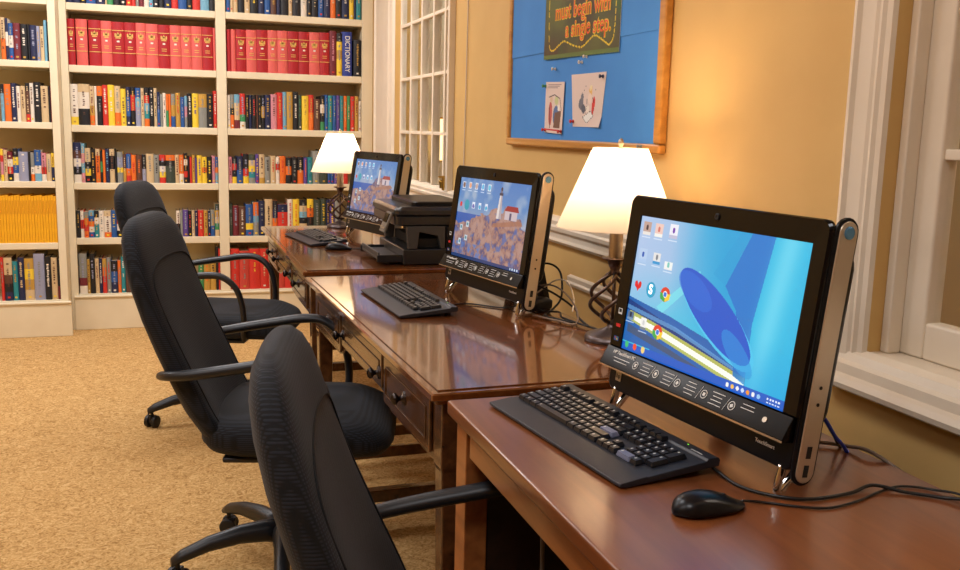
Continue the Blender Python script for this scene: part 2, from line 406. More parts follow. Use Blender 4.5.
def book(name,w,h,d,cols,rs):
    """standing book: spine at y=0 facing -y, base at z=0, centred in x"""
    base=cols.split('*')[0]; ink=cols.split('*')[1] if '*' in cols else None
    rg=random.Random(rs); mats=[M['pages']]; idx={}
    def mi(c):
        if c not in idx: idx[c]=len(mats); mats.append(M['gilt'] if c=='@' else BM_MAT[c])
        return idx[c]
    bm=BM(); w-=.0008; hw=w/2; t=min(.0025,w*.14); bulge=min(.006,w*.22)
    n=len(base); z=h
    # spine bands: rounded front built from 4 facets
    prof=[(-hw,.003),(-hw*.72,-bulge*.6),(0,-bulge),(hw*.72,-bulge*.6),(hw,.003)]
    # merge equal runs
    runs=[];
    for c in base:
        if runs and runs[-1][0]==c: runs[-1][1]+=1
        else: runs.append([c,1])
    top=h
    for c,k in runs:
        lo=top-h*k/n
        if c==runs[-1][0] and (c,k)==tuple(runs[-1]) : lo=0 if abs(lo)<1e-4 else lo
        m_=mi(c)
        a=[bm.verts.new((x,y,top)) for x,y in prof]; b=[bm.verts.new((x,y,lo)) for x,y in prof]
        for i in range(4):
            f=bm.faces.new((b[i],b[i+1],a[i+1],a[i])); f.material_index=m_; f.smooth=True
        top=lo
    mc=mi(base[len(base)//2])
    box(bm,-hw,-hw+t,.003,d,0,h,mc); box(bm,hw-t,hw,.003,d,0,h,mc)
    # spine cap behind the curve
    for zz in (0,h):
        f=bm.faces.new([bm.verts.new((x,y,zz)) for x,y in prof]); f.material_index=mc
    box(bm,-hw+t,hw-t,.0032,d-.004,.003,h-.004,0)
    # spine print
    def q(x0,x1,z0,z1,c,yy=-.0006):
        y=-bulge+yy
        f=bm.faces.new([bm.verts.new(p) for p in ((x0,y,z0),(x1,y,z0),(x1,y,z1),(x0,y,z1))]); f.material_index=mi(c)
    if base[0] in 'vV':
        if w>.03:
            for zz in (h*.80,h*.30): q(-hw*.95,hw*.95,zz,zz+.004,'@',-.0004)
            # small crest, round label and lettering lines in gilt
            for (dx,dz,ww,hh) in ((0,.66,.30,.016),(0,.69,.18,.014),(-.22,.665,.10,.020),(.22,.665,.10,.020),(0,.63,.42,.006),(0,.735,.06,.008)):
                q((dx-ww/2)*w,(dx+ww/2)*w,h*dz,h*dz+hh,'@')
            q(-.11*w,.11*w,h*.545,h*.545+.010,'w')
            for k in range(2): q(-.22*w,.22*w,h*(.44-.045*k),h*(.44-.045*k)+.004,'@')
    elif base!='D':
        if ink is None and w>.016:
            ink=rg.choice('eacal') if base[0] not in 'wcyei' else rg.choice('uaum')
        if ink:
            zt=h*rg.uniform(.86,.93); zb=h*rg.uniform(.25,.45); z_=zt; wd=min(w*.2,.007)
            while z_>zb:
                L=rg.uniform(.003,.009); 
                if rg.random()<.8: q(-wd*rg.uniform(.5,1),wd*rg.uniform(.5,1),z_-L,z_,ink)
                z_-=L+rg.uniform(.002,.006)
            if rg.random()<.5: q(-wd,wd,h*.06,h*.06+.010,rg.choice('weyr'))
    bmesh.ops.recalc_face_normals(bm,faces=[f for f in bm.faces if f.material_index==0])
    me=bpy.data.meshes.new(name); bm.to_mesh(me); bm.free()
    return link(name,me,mats)
BOOKS=[
('left',2,6.0,1.608,'-893,-868,232,co;-868,-853,228,nwn;-853,-828,202,bwb;-828,-791,204,m;-791,-755,200,k*w;-755,-742,201,k;-742,-708,197,n;-708,-690,193,l;-690,-669,194,c;-669,-654,228,s'),
('left',3,6.0,1.262,'-911,-893,209,ksss;-893,-857,210,o;-857,-829,217,n*w;-829,-808,201,w;-808,-782,202,c;-782,-759,220,kuuur;-759,-738,220,w;-738,-701,227,k*w;-701,-662,206,c;-662,-651,207,k;-651,-640,207,m'),
('left',4,6.0,0.922,'-931,-915,184,yriiy;-915,-895,178,c;-895,-866,167,mwrk;-866,-837,185,kybw;-837,-785,169,l*w;-785,-774,169,k;-774,-753,164,aawo;-753,-716,181,bbws;-716,-690,164,iirw;-690,-663,159,c;-663,-642,165,yn'),
('left',6,6.0,0.22,'-965,-947,257,r;-947,-902,256,ccukn;-902,-873,232,t;-873,-838,255,n*c;-838,-787,248,eyec;-787,-728,276,l;-728,-693,258,k*w;-693,-660,251,c;-660,-644,239,kkm'),
('middle',1,6.16,1.96,'-557,-522,267,n;-522,-481,251,n*w;-481,-448,243,k;-448,-396,267,b;-396,-344,235,n*c;-344,-333,251,c;-333,-299,235,g;-299,-260,251,k;-260,-227,235,k*w;-227,-196,235,rwr;-196,-173,259,yor;-173,-154,235,a;-154,-126,251,m;-126,-97,251,kw;-97,-74,235,s;-74,-42,251,k;-42,-12,235,k*y;-12,31,251,n*w;31,70,251,or;70,119,267,b;119,152,235,k;152,199,251,rgr;199,251,267,s;251,297,235,k*w'),
('middle',3,6.16,1.251,'-564,-517,240,wwwwy;-517,-453,242,cwwkk;-453,-426,232,cceo;-426,-412,232,w;-412,-381,233,okkk;-381,-350,240,r*w;-350,-313,242,y*w;-313,-279,237,cco;-279,-248,221,y;-248,-223,233,nbbn;-223,-195,234,krrkk;-195,-163,230,bsll;-163,-144,230,c;-144,-114,234,krsto;-114,-89,235,k*w;-89,-70,233,c*k;-70,-53,210,nb;-53,-37,198,a;-37,-18,205,w;-18,-3,199,oogg;-3,11,200,o;11,37,201,aeb;37,66,208,e*r;66,90,184,b;90,107,191,sia;107,135,207,k*w;135,173,208,y*p;173,224,207,eeaaa;224,262,208,k*e;262,297,228,r*w'),
('middle',4,6.16,0.906,'-557,-514,241,nuwkw;-514,-494,235,sisi;-494,-461,209,cckyk;-461,-434,204,k*e;-434,-408,204,coooo;-408,-394,192,kgk;-394,-378,198,o;-378,-356,205,n*s;-356,-325,205,ckkcc;-325,-312,194,k;-312,-278,188,allyaa;-278,-260,176,ue;-260,-232,177,bbor;-232,-203,171,o*r;-203,-168,172,u*o;-168,-145,172,kl;-145,-100,179,c;-100,-68,173,a*k;-68,-30,174,rkwyr;-30,25,174,okddd;25,49,175,c;49,77,175,oow;77,100,185,kwkrk;100,112,169,k;112,126,163,r;126,144,176,e;144,156,158,p;156,186,174,y*p;186,216,165,yyoyy;216,246,165,k*y;246,266,172,i;266,295,166,bboss'),
('middle',5,6.16,0.57,'-557,-534,165,k;-534,-514,165,wrw;-514,-487,159,aoro;-487,-455,168,sbowb;-455,-429,165,kwtt;-429,-399,164,w;-399,-359,164,cwwwo;-359,-327,167,b*y;-327,-292,164,krwk;-292,-266,158,m;23,47,163,wk;47,63,163,a;63,95,169,p;95,116,163,k*r;116,135,163,c;135,154,163,n;154,189,166,r*c;189,214,165,e;214,231,162,n*w;231,257,165,aaabb;257,286,206,decgc;286,300,213,n'),
('middle',6,6.16,0.222,'-554,-509,249,aaamw;-509,-492,212,e;-492,-463,248,k;-463,-440,217,c;-440,-421,216,n*w;-421,-396,216,eorr;-396,-371,222,a*r;-371,-333,202,kbn;-333,-313,202,o;-313,-287,226,t*w;-287,-253,207,u*e;-253,-215,194,l;-215,-185,206,k;151,182,185,g;182,221,185,e*o;221,258,184,e*k;258,273,280,k;273,296,267,r'),
('right',1,6.16,1.96,'350,376,235,b;376,394,259,c;394,421,259,c*o;421,462,235,k*w;462,494,259,c;494,545,235,k*y;545,582,259,n*w;582,620,259,b*w;620,657,259,u;657,680,259,n;680,732,259,k*y;732,755,259,c;755,807,259,k;807,846,243,w;846,874,243,k;874,917,243,k*c;917,951,243,b;951,994,243,n;994,1028,243,o;1028,1066,267,k;1066,1116,267,n*w;1116,1145,267,y;1145,1160,267,n;1160,1192,267,t'),
('right',3,6.16,1.251,'347,365,206,w;365,389,210,aakoo;389,423,211,sccm;423,457,218,rrrgw;457,479,210,k*e;479,496,210,n;496,524,211,k*r;524,535,212,u;535,555,212,k*e;555,577,213,kek;577,614,214,n*e;614,653,219,i;653,689,232,r;689,714,236,s;714,752,238,e;752,788,239,k*w;788,809,221,d*g;809,853,216,y*e;853,885,224,ro;885,928,200,u*c;928,956,220,kwkg;956,979,227,b;979,1007,224,t;1007,1031,225,b;1031,1056,226,p;1056,1079,224,t;1079,1102,225,o;1102,1124,225,g;1124,1152,223,r;1152,1178,224,e;1178,1196,196,w'),
('right',4,6.16,0.906,'346,370,167,i;370,398,167,krky;398,436,171,nnbb;436,472,187,kkry;472,513,185,dcyta;513,536,185,p*y;536,572,186,cccce;572,608,170,a*k;608,641,177,c*r;641,666,171,wrww;666,704,175,o*r;704,742,169,kok;742,778,170,k*a;778,819,173,kkoo;819,843,167,p*o;843,876,171,t*b;876,923,213,a;923,975,221,d;975,994,208,b;994,1014,183,ob;1014,1037,183,p;1037,1073,183,a;1073,1109,184,r'),
('right',5,6.16,0.57,'346,367,206,d;367,405,194,m;405,448,187,u*w;448,495,203,bbbyb;495,530,216,oosaa;530,568,225,n*a;568,618,235,c*k;618,650,225,knok;650,714,203,nrrn;714,747,235,w*r;747,789,235,y*o;789,839,232,kcskcc;839,881,238,yoky;881,928,232,d;928,964,238,d*y;964,987,232,n*e;987,1020,232,p*y;1020,1060,232,a'),
('right',6,6.16,0.222,'346,404,265,r;404,465,251,R;465,535,263,r*y;535,586,262,r;586,640,261,r;640,692,254,R;692,743,260,r'),
]
VOLUMES=[
('middle',2,6.16,1.602,'-564,-518,266,v;-513,-450,267,V;-444,-375,266,v;-375,-314,264,V;-314,-244,262,v;-244,-179,262,v;-179,-122,263,V;-122,-53,261,V;-53,16,259,v;16,80,260,V;80,141,260,V;141,203,261,V;203,269,261,v;269,298,257,V'),
('right',2,6.16,1.602,'351,375,255,v;375,405,254,V;405,468,257,v;468,531,258,V;531,600,261,v;600,660,262,V;660,724,263,V;724,793,263,v;793,859,263,v;859,925,264,V;925,989,266,v;989,1034,279,m*i;1034,1070,268,kyeyy;1070,1134,278,D;1144,1195,231,k*e'),
]

ORD={1:'top',2:'second',3:'third',4:'fourth',5:'fifth',6:'bottom'}
BAY={'left':'left','middle':'middle','right':'right'}
def cname(cols):
    b=cols.split('*'); cs=[]
    if b[0]=='D': return 'blue'
    for c in sorted(set(b[0]),key=lambda c:-b[0].count(c)):
        if NM[c] not in cs: cs.append(NM[c])
    s=' and '.join(cs[:2])
    return s
entries=[]
for si,SET in enumerate((BOOKS,VOLUMES)):
    for bay,sh,yf,z,data in SET:
        row=[]
        for s in data.split(';'):
            a,b,h,c=s.split(','); lo,hi={'left':(-1.7,-.6456),'middle':(-.5592,.2842),'right':(.3458,1.1962)}[bay]; row.append((max(lo,int(a)/1000),min(hi,int(b)/1000),int(h)/1000,c))
        noun='volume' if si else 'book'
        row=[r+( 'volume' if (si and r[3][0] in 'vV') else 'book',) for r in row]
        shelf=f'{ORD[sh]} shelf of {BAY[bay]} bay'
        names=[cname(r[3]) for r in row]
        for i,r in enumerate(row):
            L=names[i-1] if i else None; Rr=names[i+1] if i<len(row)-1 else None
            entries.append(dict(r=r,bay=bay,sh=sh,yf=yf,z=z,i=i,n=len(row),nm=names[i],L=L,R=Rr,shelf=shelf,same=[k for k,q in enumerate(names) if q==names[i]]))
def lab0(e):
    k=e['r'][4]
    t={'book':' book','volume':' volume'}[k]
    if e['r'][3]=='D': return 'blue book lettered DICTIONARY down its spine, '+e['shelf']
    return f"{e['nm']}{t}, {e['shelf']}"
def lab1(e):
    if e['L'] is None: return lab0(e)+', at its left end'
    if e['R'] is None: return lab0(e)+', at its right end'
    return f"{e['nm']} {e['r'][4]} between {e['L']} and {e['R']} ones, {e['shelf']}"
NUMW=['leftmost','second','third','fourth','fifth','sixth','seventh','eighth','ninth','tenth','eleventh','twelfth']
def lab2(e):
    k=e['same'].index(e['i']); 
    w='leftmost' if k==0 else ('rightmost' if k==len(e['same'])-1 else NUMW[k]+' from left')
    return f"{w} of the {e['nm']} {e['r'][4]}s, {e['shelf']}"
def choose():
    labs=[lab0(e) for e in entries]
    for fn in (lab1,lab2):
        cnt={}
        for l in labs: cnt[l]=cnt.get(l,0)+1
        labs=[fn(e) if cnt[l]>1 or len(l.split())>16 else l for l,e in zip(labs,entries)]
    return labs
for e,l in zip(entries,choose()):
    x0,x1,h,c,kind=e['r']; rs=hash((round(x0*1000),e['sh']))&0xffff
    d=.155+.045*((round(x0*1000)*7+e['sh'])%10)/10
    if kind=='volume': d=.2
    name='book'
    o=book(name,x1-x0,h,d,c,rs)
    o.location=((x0+x1)/2,e['yf']+.014+(.006*((round(x0*1000)*13)%7)/7 if kind=='book' else .004),e['z']+.0003)
    tag(o,l,'book','thick red volumes on the second shelf' if kind=='volume' else f"books on the {e['shelf']}")
    if c=='D':
        text('spine_lettering','DICTIONARY',.044,M['white'],o,Matrix.Translation((0,-.0068,h/2))@Matrix.Rotation(PI/2,4,'X')@Matrix.Rotation(-PI/2,4,'Z'),bold=.0006,sx=.86)
# yellow magazines
for i,wd in enumerate([15]*21):
    bm=BM(); x=-.962+i*.0150; t=.0138
    h=.274+.008*((i*5)%4)/4
    box(bm,-t/2,t/2,0,.17,0,h,0); 
    box(bm,-t/2*.5,t/2*.5,-.0004,.0,h*.62,h*.9,1)
    o=obj('magazine',bm,[M.setdefault('mag',noisy('magazine_yellow',(240,176,20),(228,158,14),20,.5)),M.setdefault('mag2',nmat('magazine_spine_print',(212,142,10),.5))],bevel=.0015,seg=1)
    o.location=(x+.0075,6.012+.004*((i*3)%5)/5,.561)
    pos='at the left edge of view' if i==0 else ('at the right end, against the upright' if i==20 else None)
    tag(o,'yellow magazine standing in the packed yellow row, fifth shelf of left bay' if pos is None else f'yellow magazine in the packed yellow row, {pos}','magazine','yellow magazines on the fifth shelf')

# ------------------------------------------------------------ desks
def ogee_top(bm,x0,x1,y0,y1,z0,z1,over=.012):
    # stepped, rounded slab edge
    rings=[]
    for o_,z in ((-.006,z0),(0,z0+.003),(over*.35,z0+(z1-z0)*.35),(over,z0+(z1-z0)*.5),(over,z1-.003),(over-.003,z1)):
        rings.append([Vector((x,y,z)) for x,y in rrect(x0-o_,x1+o_,y0-o_,y1+o_,.006,2)])
    loft(bm,rings)
def knob(parent,x,y,z):
    bm=BM(); lathe(bm,[(.017,0),(.017,.003),(.007,.005),(.006,.013),(.010,.017),(.0145,.021),(.0145,.025),(.010,.030),(.003,.032)],16)
    bm.transform(Matrix.Rotation(-PI/2,4,'Y')); return obj('knob',bm,M['knob'],parent,smooth=True,loc=(x,y,z))
def writing_desk(loc,rz,L,label):
    root=thing('writing_desk',label,'desk',loc,rz); D=.60; hx=D/2; hy=L/2
    bm=BM(); ogee_top(bm,-hx,hx,-hy,hy,.728,.757); obj('desktop',bm,M['walnut_top'],root)
    bm=BM(); box(bm,-hx+.006,hx-.006,-hy+.006,hy-.006,.757,.760); gl=obj('inset_top',bm,M['walnut_top'],root,bevel=.001)
    ax=-hx+.022  # apron face
    lw=.055
    for sx in (-1,1):
        for sy in (-1,1):
            bm=BM(); cx=sx*(hx-.020-lw/2); cy=sy*(hy-.020-lw/2)
            rings=[]
            for z,s in ((.728,1),(.585,1),(.575,.9),(.02,.62),(0,.62)):
                rings.append([Vector((cx+a,cy+b,z)) for a,b in rrect(-lw/2*s,lw/2*s,-lw/2*s,lw/2*s,.004,2)])
            loft(bm,rings); lg=obj('leg',bm,M['walnut'],root)
    yi=hy-.020-lw
    # front rail: a deep apron at both sides and a shallow arched middle
    ys=.255  # side drawers' inner edge from centre
    def rail(x0,x1):
        bm=BM(); poly=[(-yi,.728),(-yi,.585),(-ys-.06,.585),(-ys-.03,.592),(-ys+.01,.612),(-ys+.05,.617),(ys-.05,.617),(ys-.01,.612),(ys+.03,.592),(ys+.06,.585),(yi,.585),(yi,.728)]
        mt=Matrix(((0,0,1,0),(1,0,0,0),(0,1,0,0),(0,0,0,1)))
        prism(bm,poly,x0,x1,0,mt); return bm
    obj('front_apron',rail(ax,ax+.02),M['walnut'],root,bevel=.002)
    bm=BM(); box(bm,hx-.042,hx-.022,-yi,yi,.60,.728); obj('back_apron',bm,M['walnut'],root)
    for s in (-1,1):
        bm=BM(); a,b=sorted((s*(hy-.022),s*(hy-.042))); box(bm,-hx+.020+lw,hx-.020-lw,a,b,.585,.728); obj('side_apron',bm,M['walnut'],root,bevel=.002)
        bm=BM(); cy=s*(hy-.020-lw/2); box(bm,-hx+.07,hx-.07,cy-.016,cy+.016,.095,.135); obj('stretcher',bm,M['walnut'],root,bevel=.003)
    bm=BM(); box(bm,-hx+.05,hx-.05,.31,.35,.085,.125); obj('foot_rail',bm,M['walnut'],root,bevel=.003)
    for (a,b,ks,zb) in ((-yi+.012,-ys-.014,(-.5,),.60),(-ys+.008,ys-.008,(-.225,.225),.628),(ys+.014,yi-.012,(.5,),.60)):
        bm=BM(); box(bm,ax-.009,ax-.0004,a,b,zb,.718)
        dr=obj('drawer',bm,M['walnut'],root,bevel=.003)
        bm=BM()
        for (p,q,r_,s_) in ((a+.022,b-.022,zb+.022,zb+.026),(a+.022,b-.022,.692,.696),(a+.022,a+.026,zb+.022,.696),(b-.026,b-.022,zb+.022,.696)):
            box(bm,ax-.0115,ax-.009,p,q,r_,s_)
        obj('drawer_bead',bm,M['walnut'],dr,bevel=.001)
        for k in ks: knob(dr,ax-.009,(a+b)/2 if len(ks)==1 else k,.664)
    return root
writing_desk((.770,2.515,0),R(1.8),1.50,'dark polished wooden desk with knobbed drawers, the middle one of three, under middle computer')
writing_desk((.752,4.18,0),R(.3),1.56,'dark polished wooden desk nearest the bookcase, carrying the printer and far lamp')
# near desk: plainer, redder
M['cherry_shaded']=wood('shaded_panel_wood',(34,18,10),(44,24,13),(54,30,17),.5,.1,.3)  # shade under the desk put into the wood colour of its panels
root=thing('office_desk','reddish-brown desk nearest the viewer, carrying the large blue-screened computer','desk',(.80,.935,0))
def nb(nm,mat,x0,x1,y0,y1,z0,z1,bv=.003):
    bm=BM(); box(bm,x0-.80,x1-.80,y0-.935,y1-.935,z0,z1); return obj(nm,bm,mat,root,bevel=bv)
nb('desktop',M['cherry'],.498,1.100,.18,1.692,.732,.760,.005)
nb('front_apron',M['cherry_side'],.516,.536,.235,1.598,.672,.7315)
nb('side_apron',M['cherry_side'],.575,1.03,.20,.22,.672,.7315)
nb('back_panel',M['cherry_shaded'],1.056,1.076,.237,1.611,.06,.7315)  # added with the end panel to keep the knee space dark
nb('shade_end_panel',M['cherry_shaded'],.561,1.031,1.620,1.638,.06,.7315)  # added to hide lit carpet and darken the view under the desk
for x in (.514,1.032):
    for y in (.19,1.612): nb('leg',M['cherry_side'],x,x+.046,y,y+.062,0,.7315)

# ------------------------------------------------------------ all-in-one computers
def screen_vista():
    c=Canvas(400,248); X,Y=c.X,c.Y
    n=c.noise(3,3)
    c.a[:]=np.array((152,190,226))
    c.put(np.clip((X-.25)/.35+(.4-Y)*.3,0,1),(10,160,214))
    c.put(np.clip((Y-.25-X*.3)*2,0,1)*(X<.62),(40,196,226),.8)
    c.put(np.clip(.45-X-.2*Y,0,.4)*2,(176,198,232))
    c.poly([(.20,.62),(.44,.30),(.46,.34),(.24,.66)],(120,226,236),.7)
    # dark stripes and bright beam
    c.poly([(0,.60),(.30,.66),(1,.86),(1,1.02),(0,1.02)],(26,100,176))
    c.poly([(0,.62),(.5,.78),(1,.95),(1,1.0),(.5,.86),(0,.70)],(18,58,124),.9)
    c.poly([(.02,.70),(.2,.735),(.785,.89),(.785,.975),(.2,.82),(.02,.77)],(206,204,90),.85)
    c.poly([(.06,.735),(.2,.758),(.785,.915),(.785,.95),(.2,.80),(.06,.765)],(252,252,240))
    c.poly([(.02,.80),(.72,.985),(.72,1.0),(.02,.86)],(70,84,110),.8)
    c.poly([(0,.66),(.35,.72),(.72,.85),(.72,.87),(.35,.75),(0,.69)],(110,170,220),.7)
    # sweeping leaf shape
    c.poly([(.70,0),(.82,0),(.78,.5),(.785,.93),(.72,.9),(.68,.5),(.60,.36)],(14,112,200),.85)
    c.poly([(.82,0),(1,0),(1,1),(.79,1),(.775,.55)],(34,182,224))
    c.put(np.exp(-((X-.90+.08*Y)/.06)**2)*.8,(140,226,246),.7)
    c.put(np.clip((Y-.6)*1.6,0,1)*(X>.785),(0,150,220),.7)
    c.ell(.575,.585,.45,.145,(70,196,236),32)
    c.ell(.56,.56,.44,.140,(14,88,200),32)
    c.ell(.72,.76,.19,.07,(34,150,220),38,.6)
    c.ell(.43,.44,.20,.09,(34,110,214),28,.6)
    c.poly([(.60,.36),(.70,0),(.64,0),(.52,.30)],(10,150,210),.4)
    # taskbar
    c.rect(0,.935,1,1,(14,92,196)); c.rect(0,.93,.20,.94,(60,190,220))
    for k,col in enumerate(((250,250,240),(244,190,90),(240,240,240),(200,220,250),(240,150,50),(240,240,240),(150,200,240))): c.ell(.70+k*.028,.966,.014,.014,col)
    for k in range(5): c.rect(.91+k*.014,.952,.918+k*.014,.964,(230,240,250)); c.rect(.91+k*.014,.974,.919+k*.014,.984,(210,225,245))
    for k,col in enumerate(((60,190,120),(240,80,50),(240,210,120))): c.ell(.035+k*.06,.955,.022,.024,col)
    # icons
    def ic(x,y,cols,w=.027,h=.05):
        c.rect(x-w,y-h,x+w,y+h,cols[0]); c.ell(x,y-.008,.014,.02,cols[1]); c.rect(x-w,y+h*.5,x+w,y+h,cols[2]); c.rect(x-.03,y+h+.012,x+.03,y+h+.02,(225,235,250),.7)
    ic(.05,.085,((190,160,150),(60,50,60),(230,225,220))); ic(.135,.085,((235,200,190),(210,120,110),(240,240,235))); ic(.235,.075,((235,235,245),(110,60,170),(190,190,215)))
    ic(.05,.285,((180,205,235),(30,90,180),(170,200,235))); ic(.15,.285,((225,225,225),(120,130,140),(40,150,210)),.024,.04); ic(.235,.32,((235,240,240),(120,200,190),(235,235,235)),.028,.028)
    c.ell(.036,.50,.018,.024,(226,40,40)); c.ell(.062,.50,.018,.024,(226,40,40)); c.poly([(.027,.505),(.072,.505),(.05,.55)],(226,40,40))
    c.ell(.145,.515,.052,.056,(16,150,190)); c.ell(.145,.515,.046,.050,(20,165,205))
    for (cx,cy) in ((.245,.52),(.235,.795)):
        c.ell(cx,cy,.052,.052,(222,64,46)); c.poly([(cx-.035,cy-.01),(cx,cy),(cx+.002,cy+.055),(cx-.03,cy+.035)],(60,170,80)); c.poly([(cx,cy),(cx+.035,cy-.012),(cx+.032,cy+.03),(cx+.004,cy+.052)],(245,205,60))
        c.ell(cx,cy,.023,.023,(245,245,245)); c.ell(cx,cy,.018,.018,(50,120,220))
    ic(.03,.74,((90,110,140),(40,50,70),(120,150,180)),.022,.03); ic(.13,.77,((240,240,235),(210,210,210),(120,130,140)),.02,.045)
    return c
def screen_lighthouse(seed):
    c=Canvas(260,160); X,Y=c.X,c.Y
    n=c.noise(5,seed); n2=c.noise(16,seed+1)
    c.a[:]=np.array((96,140,190)); c.put(np.clip(1-Y*2.2,0,1),(74,124,186)); c.put((n>.52)*np.clip(n*3-1.5,0,1)*(Y<.5),(176,186,200),.7)
    c.put(np.clip((Y-.3)*4,0,1)*(Y<.52),(196,176,176),.5)
    sea=(Y>.44)&(X<.55-.2*(Y-.44)); c.put(sea,(48,92,168))
    land=Y>(.60-.22*np.exp(-((X-.62)/.28)**2)-.10*X+.06*(n-.5)*4)
    c.put(land,(168,116,92)); c.put(land*np.clip((n2-.45)*6,0,1),(196,150,124),.8); c.put(land*np.clip((.42-n2)*7,0,1),(70,66,110),.9); c.put(land*np.clip((c.noise(9,seed+5)-.58)*8,0,1),(60,96,170),.8)
    c.put((Y>.8)*np.clip((n2-.5)*6,0,1)*(X<.5),(84,120,190),.9)
    c.put(land,(118,116,150),.28)
    # lighthouse and keeper's house
    c.poly([(.585,.44),(.60,.16),(.635,.16),(.655,.44)],(214,206,204)); c.poly([(.62,.44),(.62,.16),(.635,.16),(.655,.44)],(170,160,168)); c.rect(.592,.13,.643,.165,(60,60,80)); c.rect(.604,.085,.631,.13,(110,110,130)); c.ell(.6175,.085,.022,.022,(60,56,70))
    c.rect(.70,.33,.86,.43,(196,180,186)); c.poly([(.69,.33),(.72,.27),(.86,.27),(.88,.33)],(150,50,56)); c.rect(.76,.35,.79,.43,(80,80,110)); c.poly([(.55,.5),(.9,.42),(.95,.47),(.55,.55)],(160,110,90),.8)
    c.rect(0,.955,1,1,(30,60,110)); 
    for k in range(4): c.rect(.86+k*.03,.965,.875+k*.03,.985,(200,220,240))
    for k in range(5):
        col=((120,90,80),(230,160,120),(190,160,150),(90,180,220),(90,190,220))[k]
        x=.06+k*.095; c.rect(x-.02,.05,x+.02,.13,(225,230,240)); c.ell(x,.09,.03,.034,col); c.rect(x-.025,.15,x+.025,.162,(220,228,240),.7)
    c.ell(.05,.335,.028,.032,(215,40,40)); c.ell(.14,.335,.06,.066,(14,148,172))
    for k,x in enumerate((.24,.335,.43)): c.rect(x-.02,.29,x+.02,.37,(220,226,240)); c.ell(x,.34,.026,.026,((90,90,170),(60,170,210),(60,170,210))[k])
    for x,y in ((.10,.62),(.19,.57),(.10,.80),(.19,.74)): c.rect(x-.02,y-.035,x+.02,y+.035,(196,206,216)); c.ell(x,y,.02,.02,(90,140,150))
    return c
def computer(loc,yaw,tilt,label,cv,detail):
    root=thing('desktop_computer',label,'computer',loc,R(yaw))
    t=R(tilt); ct,st=math.cos(t),math.sin(t)
    # panel coords (u right, v up the panel, w out of the screen)
    P=Matrix(((0,st,-ct,0),(-1,0,0,0),(0,ct,st,0),(0,0,0,1)))
    # housing
    hw=.244
    bm=BM()
    prism(bm,rrect(-hw-.006,hw,.040,.402,.018,4),-.040,.004,0,P); obj('housing',bm,M['satin_black'],root,bevel=.004)
    bm=BM(); prism(bm,rrect(-.215,.235,.10,.372,.03,4),-.062,-.041,0,P); obj('rear_cover',bm,M['satin_black'],root,bevel=.008)
    # glossy bezel frame around the screen
    bm=BM(); sx,sy0,sy1=.2165,.122,.373
    # one closed ring: rounded outer outline, rectangular opening
    x0_,x1_,y0_,y1_=-hw-.009,hw+.004,.1218,.409
    outer=[(x0_,y0_),(x1_,y0_)]+[(x1_-.016+.016*math.cos(R(q)),y1_-.016+.016*math.sin(R(q))) for q in range(0,91,15)]+[(x0_+.016+.016*math.cos(R(q)),y1_-.016+.016*math.sin(R(q))) for q in range(90,181,15)]
    inner=[(-sx,sy0+.0003),(sx,sy0+.0003)]+[(sx,sy1)]*7+[(-sx,sy1)]*7
    vo=[[bm.verts.new(P@Vector((x,y,w))) for x,y in lst] for lst,w in ((outer,.0042),(outer,.0095),([(x*.985+0,.27+(y-.27)*.985) for x,y in outer],.0128),(inner,.0115),(inner,.0042))]
    n_=len(outer)
    for A_,B_ in zip(vo,vo[1:]):
        for k in range(n_):
            qd=[A_[k],A_[(k+1)%n_],B_[(k+1)%n_],B_[k]]
            if (qd[2].co-qd[3].co).length<1e-6: qd=qd[:3]
            try: bm.faces.new(qd)
            except ValueError: pass
    bmesh.ops.remove_doubles(bm,verts=bm.verts,dist=1e-5)
    bz=obj('bezel',bm,M['gloss_black'],root,smooth=False)
    if detail:
        bm=BM(); lathe(bm,[(.0,0.0),(.006,0.0),(.006,.0012),(.0035,.0016),(.0,.0010)],14); bm.transform(P@Matrix.Translation((0,.390,.0126))); obj('webcam',bm,M['satin_black'],bz)
    W,H=sx*2,sy1-sy0
    cv.mesh('screen',W-.001,H-.001,P@Matrix.Translation((0,(sy0+sy1)/2,.0085)),M['screen'],root)
    # sloping speaker lip under the screen: profile swept along u
    bm=BM()
    prof=[(.1215,.0125),(.1215,.004),(.084,.004),(.084,.026),(.0885,.027)]
    def sl(uu): return [P@Vector((uu,v,w)) for v,w in prof]
    loft(bm,[sl(-hw-.010),sl(hw-.004)]); lip=obj('speaker_lip',bm,M['strip'],root,bevel=.0012)
    bm=BM(); box(bm,-hw-.0105,hw-.0035,.0838,.0868,.0265,.0278,0,P); obj('trim_line',bm,M['champagne'],lip)
    # side cap, aluminium stadium with ports and round power button
    S=P@Matrix.Translation((hw+.0005,0,-.016))@Matrix.Rotation(PI/2,4,'Y')   # local x -> -w ; y -> v ; z -> u
    def stad(rad,z0,z1,ya=.044,yb=.394):
        bm=BM(); pts=[(rad*math.cos(a),yb+rad*math.sin(a)) for a in [PI*k/10 for k in range(11)]]+[(rad*math.cos(a),ya+rad*math.sin(a)) for a in [PI+PI*k/10 for k in range(11)]]
        prism(bm,pts,z0,z1,0,S); return bm
    obj('side_rim',stad(.0215,0,.005),M['satin_black'],root,bevel=.001)
    cap=obj('side_cap',stad(.0165,.0052,.0085),M['silver'],root,bevel=.0015)
    bm=BM(); lathe(bm,[(0,.0022),(.008,.0022),(.0095,.0012),(.0095,0)],18); bm.transform(S@Matrix.Translation((0,.394,.0086))); obj('power_button',bm,M.setdefault('btn',nmat('button_blue_grey',(96,150,190),.25,.5)),cap)
    for y in (.046,.074):
        bm=BM(); box(bm,-.0045,.0045,y-.009,y+.009,.0086,.0092,0,S); obj('usb_port',bm,M['dark'],cap)
